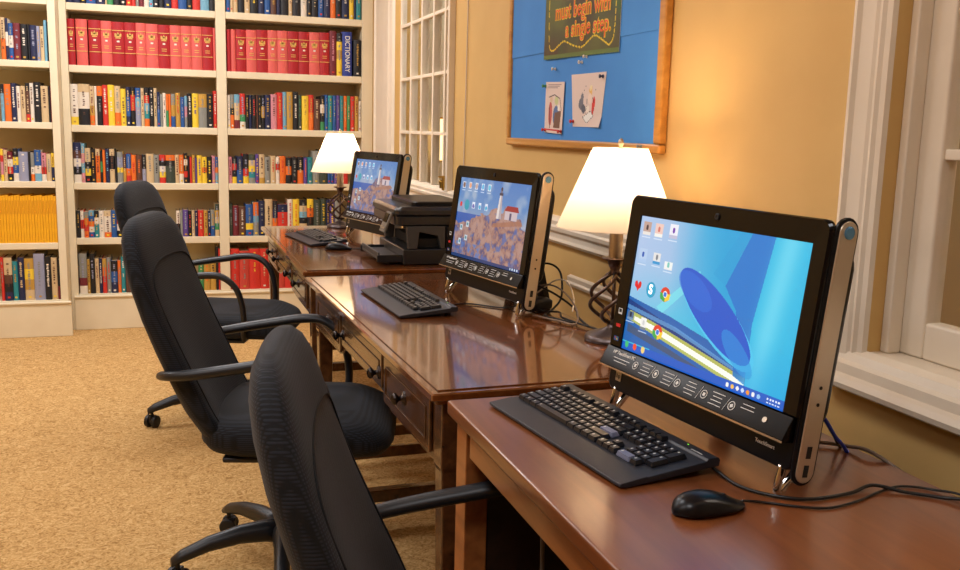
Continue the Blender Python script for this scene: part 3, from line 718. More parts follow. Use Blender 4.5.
    for y in (.145,.170):
        bm=BM(); lathe(bm,[(0,.0007),(.0028,.0007),(.0028,0)],10); bm.transform(S@Matrix.Translation((0,y,.0086))); obj('indicator',bm,M['dark'],cap)
    # chrome feet: flattened loops, and rear easel stand
    for s in (-1,1):
        u=s*.222 if s>0 else -.224
        a=P@Vector((u,.046,-.002)); b=P@Vector((u+.0,.046,-.036)); y=-u
        pts=cr([a,Vector((-.000,y,.012)),Vector((.006,y,.0040)),Vector((.014,y,.012)),b],6)
        bm=BM(); tube(bm,pts,.0042,8,1.9,Vector((1,0,0))); 
        obj('foot',bm,M['chrome'],root)
    bm=BM()
    p1=P@Vector((0,.30,-.055)); p2=Vector((.165,0,.006)); p3=Vector((.165,0,0)); 
    for yy in (-.10,.10):
        vs=[(p1.x,p1.z),(p1.x+.012,p1.z+.004),(.178,.012),(.178,0),(.158,0)]
        loft(bm,[[Vector((x,yy-.018,z)) for x,z in vs],[Vector((x,yy+.018,z)) for x,z in vs]])
    box(bm,.150,.176,-.10,.10,.0005,.010)
    obj('easel_stand',bm,M['satin_black'],root,bevel=.002)
    # markings
    F=P@Matrix.Translation((0,0,.0045))
    tq=math.atan2(.0145,.033)
    lipM=lambda u,f: P@Matrix.Translation((u,.1215-.033*f,.0132+.0145*f))@Matrix.Rotation(-tq,4,'X')
    bm=BM(); box(bm,-.0085,.0085,-.0085,.0085,0,.0006,0,F@Matrix.Translation((-.216,.068,0))); lg=obj('maker_badge',bm,M['silver'],root)
    if detail:
        text('badge_letters','hp',.013,M['dark'],lg,F@Matrix.Translation((-.216,.069,.0008)))
        text('lip_lettering','HP TouchSmart PC',.0088,M['white'],lip,lipM(-.192,.22),bold=.0002)
        text('skirt_lettering','TouchSmart',.0085,M['white'],root,F@Matrix.Translation((.185,.066,.0)),bold=.0001)
        bm=BM()
        def bar(u,f,w,h=.0011): box(bm,-w/2,w/2,-h/2,h/2,0,.0003,0,lipM(u,f))
        for k in range(2): bar(-.192,.50+.17*k,.052-.01*k)
        for i,u in enumerate((-.125,-.062,.0,.072,.140)):
            # round pictogram, three or four lines of fine print
            for a in range(12):
                box(bm,-.0016,.0016,-.0007,.0007,0,.0003,0,lipM(u-.022,.5)@Matrix.Rotation(2*PI*a/12,4,'Z')@Matrix.Translation((0,.0068,0)))
            box(bm,-.0028,.0028,-.003,.003,0,.0003,0,lipM(u-.022,.5)@Matrix.Rotation(.5*i,4,'Z'))
            nl=4 if i<4 else 2
            for k in range(nl): bar(u+.010+.002*((k*3+i)%3),.22+.18*k,.030-.004*((k*2+i)%3))
            if i: box(bm,-.0003,.0003,-.012,.012,0,.0003,0,lipM(u-.034,.5)@Matrix.Rotation(-.25,4,'Z'))
        obj('lip_print',bm,M['white'],lip)
        bm=BM(); lathe(bm,[(0,.0006),(.0045,.0006),(.0045,0)],16); bm.transform(lipM(.193,.5)); obj('volume_key',bm,M['silver'],lip)
    # stickers on the left bezel strip
    for (v,mt,w,h) in ((.190,'white',.010,.018),(.163,'red',.011,.010),(.138,'stick',.012,.013)):
        bm=BM(); box(bm,-w,w,-h/2*1.0,h/2,0,.0004,0,P@Matrix.Translation((-.2315,v,.0126))@Matrix.Scale(.62,4)); 
        if mt=='white':
            box(bm,-w*.7,w*.7,-.003,.007,.0004,.0007,1,P@Matrix.Translation((-.2315,v,.0126))@Matrix.Scale(.62,4)); 
        if mt=='stick':
            for a,b_,cc in ((-.6,.1,1),(.05,.1,2),(-.6,-.5,3),(.05,-.5,4)): box(bm,w*a,w*(a+.55),h*b_*.6,h*(b_*.6+.28),.0004,.0007,cc,P@Matrix.Translation((-.2315,v,.0126))@Matrix.Scale(.62,4))
        obj('sticker',bm,{'white':[M['white'],M['dark']],'red':[M['red']],'stick':[BM_MAT['b'],M['red'],BM_MAT['g'],BM_MAT['b'],BM_MAT['y']]}[mt],bz)
    return root,P
rt,PM=computer((.81,1.328,.7605),6.4,7.3,'large black touchscreen computer with bright blue abstract wallpaper on nearest desk',screen_vista(),True)
text('icon_letter','S',.024,M.setdefault('scr_w',emis('screen_white',(250,252,255),1.)),rt,PM@Matrix.Translation((-.2165+.145*.433,.373-.515*.251,.0090)),ext=.0001,bold=.0008)
computer((.877,2.646,.7605),10.2,7.6,'black all-in-one computer with lighthouse wallpaper on the middle desk',screen_lighthouse(4),True)
computer((.855,4.273,.7605),14.0,9.0,'black all-in-one computer with rocky coast wallpaper on the far desk, behind printer',screen_lighthouse(9),True)

# ------------------------------------------------------------ keyboards
KR=[('F',[1,-1,1,1,1,1,-.5,1,1,1,1,-.5,1,1,1,1,-.25,1,1,1]),
    ('N',[1]*13+[2,-.25,1,1,1,-.25,1,1,1,1]),
    ('Q',[1.5]+[1]*12+[1.5,-.25,1,1,1,-.25,1,1,1,(1,2)]),
    ('A',[1.75]+[1]*11+[2.25,-3.5,1,1,1]),
    ('Z',[2.25]+[1]*10+[2.75,-1.25,1,-1.25,1,1,1,(1,2)]),
    ('S',[1.25,1.25,1.25,6.25,1.25,1.25,1.25,1.25,-.25,1,1,1,-.25,2,1])]
def keycap_mesh(w,h,mats):
    bm=BM(); p=.0
    a=rrect(-w/2,w/2,-h/2,h/2,.0015,2); b=rrect(-w/2+.0022,w/2-.0022,-h/2+.002,h/2-.0026,.0015,2)
    loft(bm,[[Vector((x,y,0)) for x,y in a],[Vector((x,y,.0022)) for x,y in a],[Vector((x,y,.0078)) for x,y in b]])
    L=min(.0042,w*.25)
    f=bm.faces.new([bm.verts.new(v) for v in ((-w/2+.005,h/2-.0105,.0080),(-w/2+.005+L*.8,h/2-.0105,.0080),(-w/2+.005+L*.8,h/2-.0058,.0080),(-w/2+.005,h/2-.0058,.0080))]); f.material_index=1
    me=bpy.data.meshes.new('key'); bm.to_mesh(me); bm.free()
    for m_ in mats: me.materials.append(m_)
    return me
KC={}
def keyboard(loc,yaw,label,variant):
    # local x: to the typist's right, y: away from typist
    root=thing('keyboard',label,'keyboard',loc,R(yaw)-PI/2)
    Wd=.462; D=.205; pit=.0192
    bm=BM()
    # body: wedge lofted along x
    prof=[(-D/2,0.003),(-D/2,.008),(-D/2+.052,.0135),(-D/2+.056,.0125),(D/2-.030,.0225),(D/2-.026,.0265),(D/2-.004,.0265),(D/2,.022),(D/2-.002,.012),(-D/2+.01,.0)]
    ch=.020
    xs=[(-Wd/2,.006),(-Wd/2+.010,0),(Wd/2-.010,0),(Wd/2,.006)]
    loft(bm,[[Vector((x,y*(1-i_*1.2) ,z+ (0.0006 if i_ else 0))) for y,z in prof] for x,i_ in xs])
    body=obj('body',bm,M['kb_body'],root,bevel=.0015)
    slope=math.atan2(.010,D-.086)
    y0=-D/2+.062; x0=-Wd/2+.012; kk=0
    for r,(nm,row) in enumerate(KR[::-1]):
        yy=y0+pit*.5+r*pit*.98+(.006 if nm=='F' else 0); x=x0
        for e in row:
            hh=1
            if isinstance(e,tuple): e,hh=e
            if e<0: x+=-e*pit; continue
            w=e*pit*.98-.0008; h=(hh*pit*.98-.0012)
            grey=(nm=='A' and e==2.25) or (nm=='S' and e==2)
            if grey and variant==1: grey=False
            key=(e,hh,grey)
            if key not in KC: KC[key]=keycap_mesh(w,h,[M['key_grey'] if grey else M['key'],M['key_print']])
            kk+=1
            cy=yy+(hh-1)*pit*.49
            last=kk>100
            if not last:
                o=bpy.data.objects.new('key',KC[key]); COL.objects.link(o); o.parent=root
                z=.0130+(cy-(-D/2+.056))*math.tan(slope)*1.02
                o.location=(x+e*pit*.49,cy,z); o.rotation_euler=(slope,0,0)
            else:
                extra.append((x+e*pit*.49,cy,w,h))
            x+=e*pit*.98
    bm=BM()
    for (cx,cy,w,h) in extra:
        z=.0130+(cy-(-D/2+.056))*math.tan(slope)*1.02
        loft(bm,[[Vector((cx+a,cy+b,z+c)) for a,b in rrect(-w/2+i_,w/2-i_,-h/2+i_,h/2-i_,.0015,2)] for c,i_ in ((0,0),(.0022,0),(.0078,.002))])
    extra.clear()
    o=obj('function_key',bm,M['key'],root); o['kind']='stuff'
    for k in range(1):
        bm=BM(); box(bm,-.0015,.0015,-.0008,.0008,0,.0005); obj('indicator_light',bm,M['led'],root,loc=(Wd/2-.07+k*.018,D/2-.012,.0266))
    bm=BM(); 
    for k in range(9): box(bm,k*.0032,k*.0032+.0022,0,.0028,0,.0004)
    obj('maker_print',bm,M['key_print'],root,loc=(Wd/2-.050,D/2-.023,.0263),rot=(0,0,0))
    for s in (-1,1):
        bm=BM(); box(bm,-.015,.015,-.006,.006,0,.011); obj('rear_foot',bm,M['kb_body'],root,loc=(s*.18,D/2-.02,.0),bevel=.001)
    return root
extra=[]
M['led']=emis('key_led',(120,230,60),1.2)
keyboard((.682,1.418,.7605),6.7,'black keyboard with wide palm rest lying in front of the nearest computer',0).scale=(.98,.9,1)
keyboard((.662,2.700,.7605),3.,'black keyboard with light-catching keys in front of the middle computer',1).scale=(.97,.84,1)
keyboard((.622,4.315,.7605),8.,'low keyboard on the desk nearest the bookcase',1).scale=(.97,.82,1)

# ------------------------------------------------------------ mice
def mouse(loc,rz,label,s=1.):
    root=thing('computer_mouse',label,'mouse',loc,rz)
    bm=BM(); rings=[]
    N=12
    for i in range(N+1):
        t=i/N; x=-.058+.116*t
        hw=.031*math.sqrt(max(0,1-(abs(2*t-1))**3.2))*(1-.16*t); hh=.038*(math.sin(PI*min(1,t*.92+.08))**.62)*(1-.42*t)
        if i in (0,N): hw=max(hw,.004); hh=max(.008,hh*.5)
        ring=[]
        for k in range(16):
            a=2*PI*k/16; ring.append(Vector((x,hw*math.cos(a),max(0.0004,.006+ (hh-.006)*max(0,math.sin(a))**.8 - .006*max(0,-math.sin(a))))))
        rings.append(ring)
    loft(bm,rings); bmesh.ops.scale(bm,vec=(s,s,s),verts=bm.verts)
    body=obj('shell',bm,M['satin_black'],root,smooth=True); sd=body.modifiers.new('s','SUBSURF'); sd.levels=1; sd.render_levels=2
    bm=BM(); lathe(bm,[(0,-.003),(.006,-.003),(.007,0),(.006,.003),(0,.003)],14); bm.transform(Matrix.Translation((.022*s,0,.0172*s))@Matrix.Rotation(PI/2,4,'X')); obj('scroll_wheel',bm,M['caster'],root,smooth=True)
    return root
mouse((.703,1.080,.7605),R(2),'black mouse beside the near keyboard on the nearest desk')
mouse((.672,3.965,.7605),R(-12),'black mouse on the desk nearest the bookcase, beside its keyboard')

EXPO=0.0
KB=[(.789,1.224,.772),(.794,1.153,.7635),(.819,1.102,.7635),(.867,1.074,.7635),(.941,1.078,.7635),(.988,1.086,.768),(1.025,1.06,.7635),(1.060,1.030,.7635),(1.10,.985,.7635),(1.16,.95,.70)]
MC=[(.758,1.084,.768),(.790,1.086,.7625),(.837,1.055,.7625),(.876,1.041,.7625),(.934,1.052,.7625),(.986,1.072,.7625),(1.037,1.083,.7625),(1.075,1.06,.7625),(1.10,1.01,.7625),(1.15,.97,.70)]
SCONCE=(1.60,5.645,1.085)
M['sconce']=emis('sconce_glow',(255,222,160),2.2)
sbox('wall_end',M['far_wall'],(1.435,2.8,5.75,5.85,0,2.7))

# ------------------------------------------------------------ table lamps
def table_lamp(loc,label,power,rb=.160):
    root=thing('table_lamp',label,'lamp',loc)
    bm=BM(); lathe(bm,[(.001,0),(.068,0),(.070,.006),(.066,.014),(.050,.020),(.030,.026),(.014,.034),(.011,.046),(.001,.046)],32); obj('base',bm,M['bronze_base'],root,smooth=True,bevel=.001)
    # twisted open cage of rods
    for k in range(6):
        a0=2*PI*k/6; pts=[]
        for i in range(19):
            t=i/18; r=.010+.052*math.sin(PI*t)**.85*(1+.10*math.cos(PI*t)); a=a0+t*2.3
            pts.append(Vector((r*math.cos(a),r*math.sin(a),.044+.128*t)))
        bm=BM(); tube(bm,pts,.0050,8); obj('cage_rod',bm,M['bronze'],root,smooth=True)
    bm=BM(); tube(bm,[Vector((0,0,.04)),Vector((0,0,.18))],.0045,10); obj('stem',bm,M['bronze'],root)
    bm=BM(); lathe(bm,[(.001,.168),(.013,.168),(.014,.176),(.011,.180),(.016,.190),(.020,.203),(.034,.208),(.034,.211),(.001,.211)],24); obj('cup',bm,M['bronze'],root,smooth=True)
    bm=BM(); lathe(bm,[(.001,.211),(.0175,.211),(.0175,.285),(.001,.285)],20); obj('neck',bm,M['nickel'],root,bevel=.001)
    bm=BM(); lathe(bm,[(.001,.285),(.012,.285),(.012,.33),(.001,.33)],14); obj('socket',bm,M['nickel'],root)
    bm=BM(); lathe(bm,[(.001,.33),(.012,.335),(.016,.355),(.027,.375),(.028,.39),(.018,.408),(.001,.414)],16); obj('bulb',bm,M['bulb'],root,smooth=True)
    bm=BM()
    pr=[(rb,.288),(rb*.98,.292),(.0685,.480),(.067,.483)]
    lathe(bm,pr,48); sh=obj('lamp_shade',bm,M['shade'],root,smooth=True)
    for r_,z in ((rb,.288),(.0675,.483)):
        bm=BM(); pts=[Vector((r_*math.cos(2*PI*k/48),r_*math.sin(2*PI*k/48),z)) for k in range(49)]; tube(bm,pts,.0014,6,cap=False); obj('shade_ring',bm,M['shade'],sh)
    bm=BM()
    for k in range(3):
        a=2*PI*k/3+.4; tube(bm,[Vector((.006*math.cos(a),.006*math.sin(a),.480)),Vector((.066*math.cos(a),.066*math.sin(a),.480))],.0012,6)
    for s in (-1,1):
        tube(bm,cr([(s*.010,0,.288),(s*.040,0,.33),(s*.038,0,.42),(s*.004,0,.482)],6),.0013,6)
    obj('harp',bm,M['brass'],sh)
    bm=BM(); lathe(bm,[(.001,.482),(.006,.482),(.004,.487),(.0075,.494),(.006,.503),(.001,.508)],14); obj('finial',bm,M['nickel'],root,smooth=True)
    li=bpy.data.lights.new('lamp_bulb_light','POINT'); li.energy=power; li.color=(1,.72,.45); li.shadow_soft_size=.03
    lo=bpy.data.objects.new('lamp_bulb_light',li); COL.objects.link(lo); lo.parent=root; lo.location=(0,0,.435)
table_lamp((1.055,2.11,.7605),'lit table lamp with white cone shade and twisted metal base, between near and middle computers',5,.152)
table_lamp((.832,4.86,.7605),'lit table lamp with white cone shade at far end, in front of the bookcase',5,.150)

# ------------------------------------------------------------ printer
M['panel_grey']=nmat('printer_panel_sheen_grey',(112,104,94),.4)  # reflection on the display panel put into a lighter base grey
def printer():
    root=thing('printer','black inkjet printer with open paper tray between the middle and far computers','printer',(.835,3.46,.7605))
    W=.44; D=.265  # y extent, x extent
    def P(nm,mt,*bs,bv=.006,parent=None):
        bm=BM()
        for b in bs: box(bm,*b)
        return obj(nm,bm,M[mt],parent or root,bevel=bv,seg=3)
    P('base',"printer",(0,D,0,W,.002,.062))
    # end walls with an open, tapering output bay
    mt=Matrix(((1,0,0,0),(0,0,1,0),(0,1,0,0),(0,0,0,1)))
    for y0,y1 in ((.0,.03),(W-.03,W)):
        bm=BM(); prism(bm,[(.02,.0625),(.055,.0625),(.062,.128),(.135,.112),(.148,.0625),(.165,.0625),(.165,.150),(.012,.150)],y0,y1,0,mt); obj('end_wall',bm,M['printer_grey'],root,bevel=.003)
    P('rear_body','satin_black',(.166,D,.002,W-.002,.0625,.150))
    P('paper_bay','dark',(.06,.165,.031,W-.031,.064,.10),bv=.001)
    # scanner body, lid
    bm=BM(); rings=[[Vector((x,y,z)) for x,y in rrect(-.03+i,D-i,0+i,W-i,.03,4)] for z,i in ((.1505,.006),(.156,0),(.186,0),(.190,.003))]; loft(bm,rings); obj('scanner_body',bm,M['printer'],root)
    bm=BM(); rings=[[Vector((x,y,z)) for x,y in rrect(-.035+i,D-i,-.004+i,W+.004-i,.03,4)] for z,i in ((.1925,.002),(.195,0),(.212,0),(.224,.012))]; loft(bm,rings); obj('scanner_lid',bm,M['printer'],root,smooth=False,bevel=.002)
    bm=BM(); rings=[[Vector((x,y,z)) for x,y in rrect(.04+i,D-i-.01,.03+i,W-.03-i,.02,4)] for z,i in ((.2245,.0),(.238,0),(.242,.006))]; loft(bm,rings); obj('feeder_cover',bm,M['satin_black'],root)
    # front tray and raised tilting display
    P('output_tray','printer_grey',(-.095,-.001,.02,.34,.020,.030),(-.095,-.088,.02,.34,.030,.050),bv=.003)
    P('tray_edge','printer',(-.10,-.001,.013,.0195,.012,.040),bv=.002); P('tray_edge','printer',(-.10,-.001,.3405,.347,.012,.040),bv=.002)
    mt=Matrix.Translation((-.052,.07,.165))@Matrix.Rotation(R(22),4,'Y')
    bm=BM(); box(bm,-.005,.005,-.040,.040,-.045,.038,0,mt); pn=obj('display_panel',bm,M['panel_grey'],root,bevel=.003)
    bm=BM(); box(bm,-.0075,-.0052,-.030,.030,-.005,.030,0,mt); obj('display_window',bm,M['gloss_black'],pn)
    bm=BM(); 
    for k in range(4): box(bm,-.0075,-.0052,-.032+k*.017,-.022+k*.017,-.032,-.022,0,mt)
    obj('panel_button',bm,M['silver'],pn)
printer()

# ------------------------------------------------------------ office chairs
def office_chair(loc,theta,lift,label):
    root=thing('office_chair',label,'chair',loc,-R(theta))
    L=lift
    def sup(cx,cy,z,hx,hy,n=4.,N=32):
        out=[]
        for k in range(N):
            a=2*PI*k/N; c,s=math.cos(a),math.sin(a)
            out.append(Vector((cx+hx*abs(c)**(2/n)*(1 if c>0 else -1),cy+hy*abs(s)**(2/n)*(1 if s>0 else -1),z)))
        return out
    # seat cushion with waterfall front
    bm=BM(); rings=[]
    for z,i in ((.405,.05),(.412,.015),(.435,0),(.470,0),(.490,.012),(.502,.045),(.506,.10)):
        rg=sup(.062,0,z+L,.262-i,.245-i,5)
        for v in rg:
            f=max(0,(v.x-.16)/.15); v.z-=.035*f*f*(1 if z>.45 else .2)
            b_=max(0,(-.05-v.x)/.2); v.z+= .012*b_
        rings.append(rg)
    loft(bm,rings); obj('seat',bm,M['fabric'],root,smooth=True)
    # backrest: lofted in height, padded, rounded top
    prof=[(.418,-.135,.055,.150),(.425,-.150,.075,.195),(.455,-.182,.088,.222),(.52,-.222,.092,.232),(.60,-.254,.094,.238),(.68,-.284,.092,.240),(.77,-.314,.088,.240),(.86,-.342,.084,.236),(.93,-.360,.078,.226),(.975,-.369,.070,.207),(1.005,-.374,.056,.178),(1.024,-.376,.036,.135),(1.031,-.376,.014,.080)]
    bm=BM(); rings=[]
    for z,x,t,w in prof:
        rg=sup(0,0,z+L,t/2,w,3.2,40)
        for v in rg:
            v.x+=x+t*.0+.050*(v.y/.24)**2*(.35+.65*max(0,min(1,(.8-z)/.3)))+.004
        rings.append(rg)
    loft(bm,rings); bk=obj('backrest',bm,M['fabric'],root,smooth=True)
    # sewn piping round the front panel of the backrest
    bm=BM(); pts=[]
    def fp(z,fy):
        for (a,b) in zip(prof,prof[1:]):
            if a[0]<=z<=b[0]:
                k=(z-a[0])/(b[0]-a[0]); x,t,w=[a[i]+(b[i]-a[i])*k for i in (1,2,3)]; break
        y=w*fy; ct=abs(fy)
        sx=(1-ct**3.2)**(1/3.2)*t/2
        return Vector((x+sx+.050*(y/.24)**2*(.35+.65*max(0,min(1,(.8-z)/.3)))+.0055,y,z+L))
    zs=[.46,.52,.60,.70,.80,.85]
    pts=[fp(z,-.86) for z in zs]+[fp(.885,-.80),fp(.905,-.66),fp(.915,-.4),fp(.918,0),fp(.915,.4),fp(.905,.66),fp(.885,.80)]+[fp(z,.86) for z in zs[::-1]]
    tube(bm,cr(pts,4),.0018,6); obj('piping',bm,M['seam'],bk,smooth=True)
    # arms
    for s in (-1,1):
        pts=cr([(-.278,s*.215,.628+L),(-.245,s*.262,.640+L),(-.18,s*.283,.650+L),(-.07,s*.290,.668+L),(.02,s*.290,.682+L),(.085,s*.288,.676+L),(.135,s*.284,.635+L),(.158,s*.280,.575+L),(.166,s*.276,.505+L),(.160,s*.262,.445+L),(.150,s*.215,.408+L)],6)
        n=len(pts); rs=[.015+.004*math.exp(-((i/n-.3)/.22)**2) for i in range(n)]
        bm=BM(); tube(bm,pts,rs,12,.78); obj('armrest',bm,M['black_plastic'],root,smooth=True)
    # plate, tilt lever, gas column, star base, casters
    bm=BM(); box(bm,-.13,.15,-.21,.21,.388+L,.404+L); box(bm,-.09,.09,-.06,.06,.355+L,.388+L); obj('seat_plate',bm,M['black_plastic'],root,bevel=.006)
    bm=BM(); tube(bm,[Vector((-.16,0,.375+L)),Vector((-.20,0,.40+L)),Vector((-.215,0,.50+L))],.022,8,.4); obj('back_bracket',bm,M['black_plastic'],root)
    bm=BM(); tube(bm,cr([(.05,-.06,.372+L),(.06,-.16,.37+L),(.07,-.22,.365+L)],4),.006,8); tube(bm,[Vector((.07,-.22,.365+L)),Vector((.074,-.25,.363+L))],.010,8); obj('tilt_lever',bm,M['black_plastic'],root,smooth=True)
    bm=BM(); lathe(bm,[(.001,.06),(.034,.06),(.034,.10),(.030,.11),(.029,.225),(.026,.23),(.001,.23)],24); obj('gas_column',bm,M['black_plastic'],root,smooth=False,bevel=.001)
    bm=BM(); lathe(bm,[(.001,.23),(.0175,.23),(.0175,.356+L),(.001,.356+L)],20); obj('piston',bm,M['satin_black'],root)
    for k in range(5):
        a=R(190-72*k)+R(theta); c,s=math.cos(a),math.sin(a)
        rings=[]
        for r_,z,w,h in ((.018,.110,.034,.036),(.06,.116,.032,.032),(.13,.118,.026,.027),(.22,.106,.022,.022),(.295,.084,.020,.018),(.322,.070,.015,.013)):
            rings.append([Vector((r_*c-y*s,r_*s+y*c,z+zz)) for y,zz in [(w*math.cos(q)*(1),h*math.sin(q)) for q in [2*PI*i/12 for i in range(12)]]])
        bm=BM(); loft(bm,rings); obj('base_arm',bm,M['black_plastic'],root,smooth=True)
        cx,cy=.305*c,.305*s; ca=a+.8
        mt=Matrix.Translation((cx,cy,.026))@Matrix.Rotation(ca,4,'Z')
        bm=BM()
        for o_ in (-.017,.017):
            b2=BM(); lathe(b2,[(.001,-.010),(.020,-.010),(.026,-.007),(.026,.007),(.020,.010),(.001,.010)],20); b2.transform(mt@Matrix.Translation((0,o_,0))@Matrix.Rotation(PI/2,4,'X'))
            me=bpy.data.meshes.new('t'); b2.to_mesh(me); b2.free(); bm.from_mesh(me); bpy.data.meshes.remove(me)
        tube(bm,[mt@Vector((0,0,.0)),mt@Vector((0,0,.040))],.007,8); box(bm,-.022,.018,-.0065,.0065,-.004,.024,0,mt)
        obj('caster',bm,M['caster'],root,bevel=.002)
    return root
M['seam']=nmat('fabric_seam',(5,5,7),.8)
office_chair((.500,1.285,0),12,-.060,'black fabric office chair nearest the viewer, pushed under nearest desk')
office_chair((.287,2.64,0),15,0,'black fabric office chair in the middle, drawn up to the drawered middle desk')
office_chair((.195,4.12,0),19,0,'black fabric office chair farthest back, behind the middle chair near the bookcase')

# ------------------------------------------------------------ notice board and what is pinned on it
YZ=lambda y,z,x=XW: Matrix.Translation((x,y,z))@Matrix(((0,0,-1,0),(-1,0,0,0),(0,1,0,0),(0,0,0,1)))   # local x -> -y (right), y -> up, z -> into room
Y0,Y1,Z0,Z1=2.265,3.485,1.226,2.13
root=thing('notice_board','blue-papered notice board in an oak frame on the yellow wall','notice board',(XW,(Y0+Y1)/2,Z0))
bi=Matrix.Translation((-XW,-(Y0+Y1)/2,-Z0))
bm=BM(); box(bm,XW-.012,XW-.001,Y0+.03,Y1-.03,Z0+.02,Z1-.02,0,bi); obj('backing_board',bm,M['oak'],root)
fr=.036
for nm,b in (('frame_rail',(Y0,Y1,Z0,Z0+.027)),('frame_rail',(Y0,Y1,Z1-.034,Z1)),('frame_rail',(Y0,Y0+fr,Z0+.0275,Z1-.0345)),('frame_rail',(Y1-.028,Y1,Z0+.0275,Z1-.0345))):
    bm=BM(); box(bm,XW-.026,XW-.001,b[0],b[1],b[2],b[3],0,bi); obj(nm,bm,M['oak'],root,bevel=.006)
for i,(a,b,z0,z1,x) in enumerate(((Y0+fr,2.925,Z0+.027,1.562,.0165),(2.925,Y1-.028,Z0+.027,1.557,.0135),(Y0+fr,2.80,1.556,Z1-.034,.0185),(2.80,Y1-.028,1.551,Z1-.034,.0165))):
    bm=BM(); box(bm,XW-x-.0016,XW-x,a+.0008,b,z0+.0005,z1,0,bi); obj('blue_sheet',bm,M['blue_paper'],root)
# poster
W,H=.585,.46
cv=Canvas(220,172,(70,74,48)); n=cv.noise(3,11); n2=cv.noise(4,5)
cv.put(np.clip((n-.4)*3,0,1),(96,104,52)); cv.put(np.clip((n2-.5)*4,0,1),(74,52,40),.8); cv.put(np.clip((.35-n)*5,0,1),(60,92,40)); cv.rect(0,.97,1,1,(90,120,60))
pts=[(.06,.10+.08*i) for i in range(8)]+[(.08,.90),(.14,.94),(.22,.91),(.30,.885),(.42,.92),(.54,.94),(.62,.91),(.70,.875),(.78,.90),(.84,.93),(.89,.945),(.93,.90),(.94,.80),(.94,.66)]
P3=[tuple(v)[:2] for v in cr([(a,b,0) for a,b in pts],6)]
for i in range(0,len(P3)-1,2): cv.line(P3[i:i+2],.012,(236,206,40))
pc=Matrix.Translation((-XW,-(Y0+Y1)/2,-Z0))
def wallthing(name,label,cat,y,z,x): return thing(name,label,cat,(x,y,z))
po=wallthing('poster','dark green poster with orange words about a single step, pinned on blue notice board','poster',2.825,1.52+H/2,XW-.0225)
L0=YZ(0,0,0)@Matrix.Rotation(R(-1.2),4,'Z')
cv.mesh('poster_sheet',W,H,L0,M['print_gloss'],po)
bm=BM(); box(bm,-W/2,W/2,-H/2,H/2,-.0012,-.0002,0,L0); obj('sheet_back',bm,M['white'],po)
M['or']=nmat('poster_orange',(236,92,40),.5); M['yl']=nmat('poster_yellow',(244,206,52),.5)
for s,x,y in (('must begin with',.012,-.082),('a single step.',.062,-.143)):
    text('lettering_outline',s,.072,M['yl'] ,po,L0@Matrix.Translation((x,y,.0006)),bold=.0030,sx=.88,sp=1.04); text('lettering',s,.072,M['or'],po,L0@Matrix.Translation((x,y,.0014)),bold=.0,sx=.88,sp=1.04)
# two small cartoons (plain generic figures)
def cartoon(kind,label,y,z,w,h,rz,pins):
    c=Canvas(64,int(64*h/w),(226,206,196))
    if kind==0:
        for k in range(3): c.rect(.12,.05+.03*k,.85-.1*k,.062+.03*k,(150,130,130))
        c.ell(.30,.62,.10,.24,(196,96,90)); c.ell(.62,.66,.16,.20,(90,120,170)); c.ell(.34,.34,.07,.07,(220,190,160)); c.ell(.62,.36,.10,.09,(200,206,150)); c.poly([(.55,.6),(.9,.55),(.85,.9),(.5,.9)],(120,86,70)); c.rect(.05,.92,.9,.96,(200,50,50)); c.line([(.2,.3),(.5,.25),(.8,.32),(.9,.55)],.02,(70,60,70)); c.ell(.75,.5,.05,.06,(235,235,225))
        c.line([(.25,.5),(.3,.9)],.03,(90,40,50))
    else:
        c.ell(.30,.56,.13,.10,(110,112,124),-30); c.ell(.34,.44,.07,.08,(120,122,134)); c.ell(.38,.66,.12,.08,(88,90,104)); c.ell(.60,.33,.075,.11,(232,190,110)); c.ell(.60,.27,.05,.05,(240,226,180)); c.ell(.58,.47,.10,.10,(236,214,200)); c.ell(.70,.60,.07,.17,(214,50,44),10); c.ell(.52,.66,.10,.07,(240,228,214)); c.poly([(.36,.82),(.62,.70),(.72,.80),(.50,.93)],(240,240,236)); c.line([(.36,.82),(.50,.93),(.72,.80),(.62,.70),(.36,.82)],.012,(60,60,70)); c.line([(.48,.4),(.5,.6),(.44,.75)],.014,(70,60,60)); c.line([(.66,.45),(.74,.6),(.70,.76)],.012,(90,30,30))
        for a,b in ((.45,.24),(.74,.32),(.72,.22),(.40,.32)): c.ell(a,b,.008,.01,(60,60,70))
    o=wallthing('cartoon_print',label,'picture',y,z,XW-.0195)
    def warp(co):
        co=co.copy(); u=co[:,0]/w+.5; v=.5-co[:,1]/h
        if kind==1: co[:,0]*=(1-.20*v); co[:,2]+=.004*np.clip(v-.8,0,1)*np.clip(u-.6,0,1)*20
        else: co[:,0]*=(1-.06*v)
        return co
    Lm=YZ(0,0,0)@Matrix.Rotation(R(rz),4,'Z')
    c.mesh('paper',w,h,Lm,M['print'],o,warp)
    for (px_,py_,cc) in pins:
        bm=BM(); lathe(bm,[(.001,0),(.0055,0),(.0055,.003),(.003,.004),(.003,.008),(.006,.010),(.006,.013),(.001,.013)],12); bm.transform(Lm@Matrix.Translation((px_*w,py_*h,.0005))); obj('push_pin',bm,BM_MAT[cc],o,smooth=True)
cartoon(0,'narrower cartoon sheet, left of the two pinned under the poster',3.02,1.361,.165,.172,-2,[(-.5,.42,'g'),(-.42,-.45,'r'),(.44,-.45,'r')])
cartoon(1,'wider cartoon sheet with a red-coated figure, right of the two pinned under poster',2.750,1.380,.262,.166,-.5,[(.42,.42,'n'),(-.38,-.40,'r')])
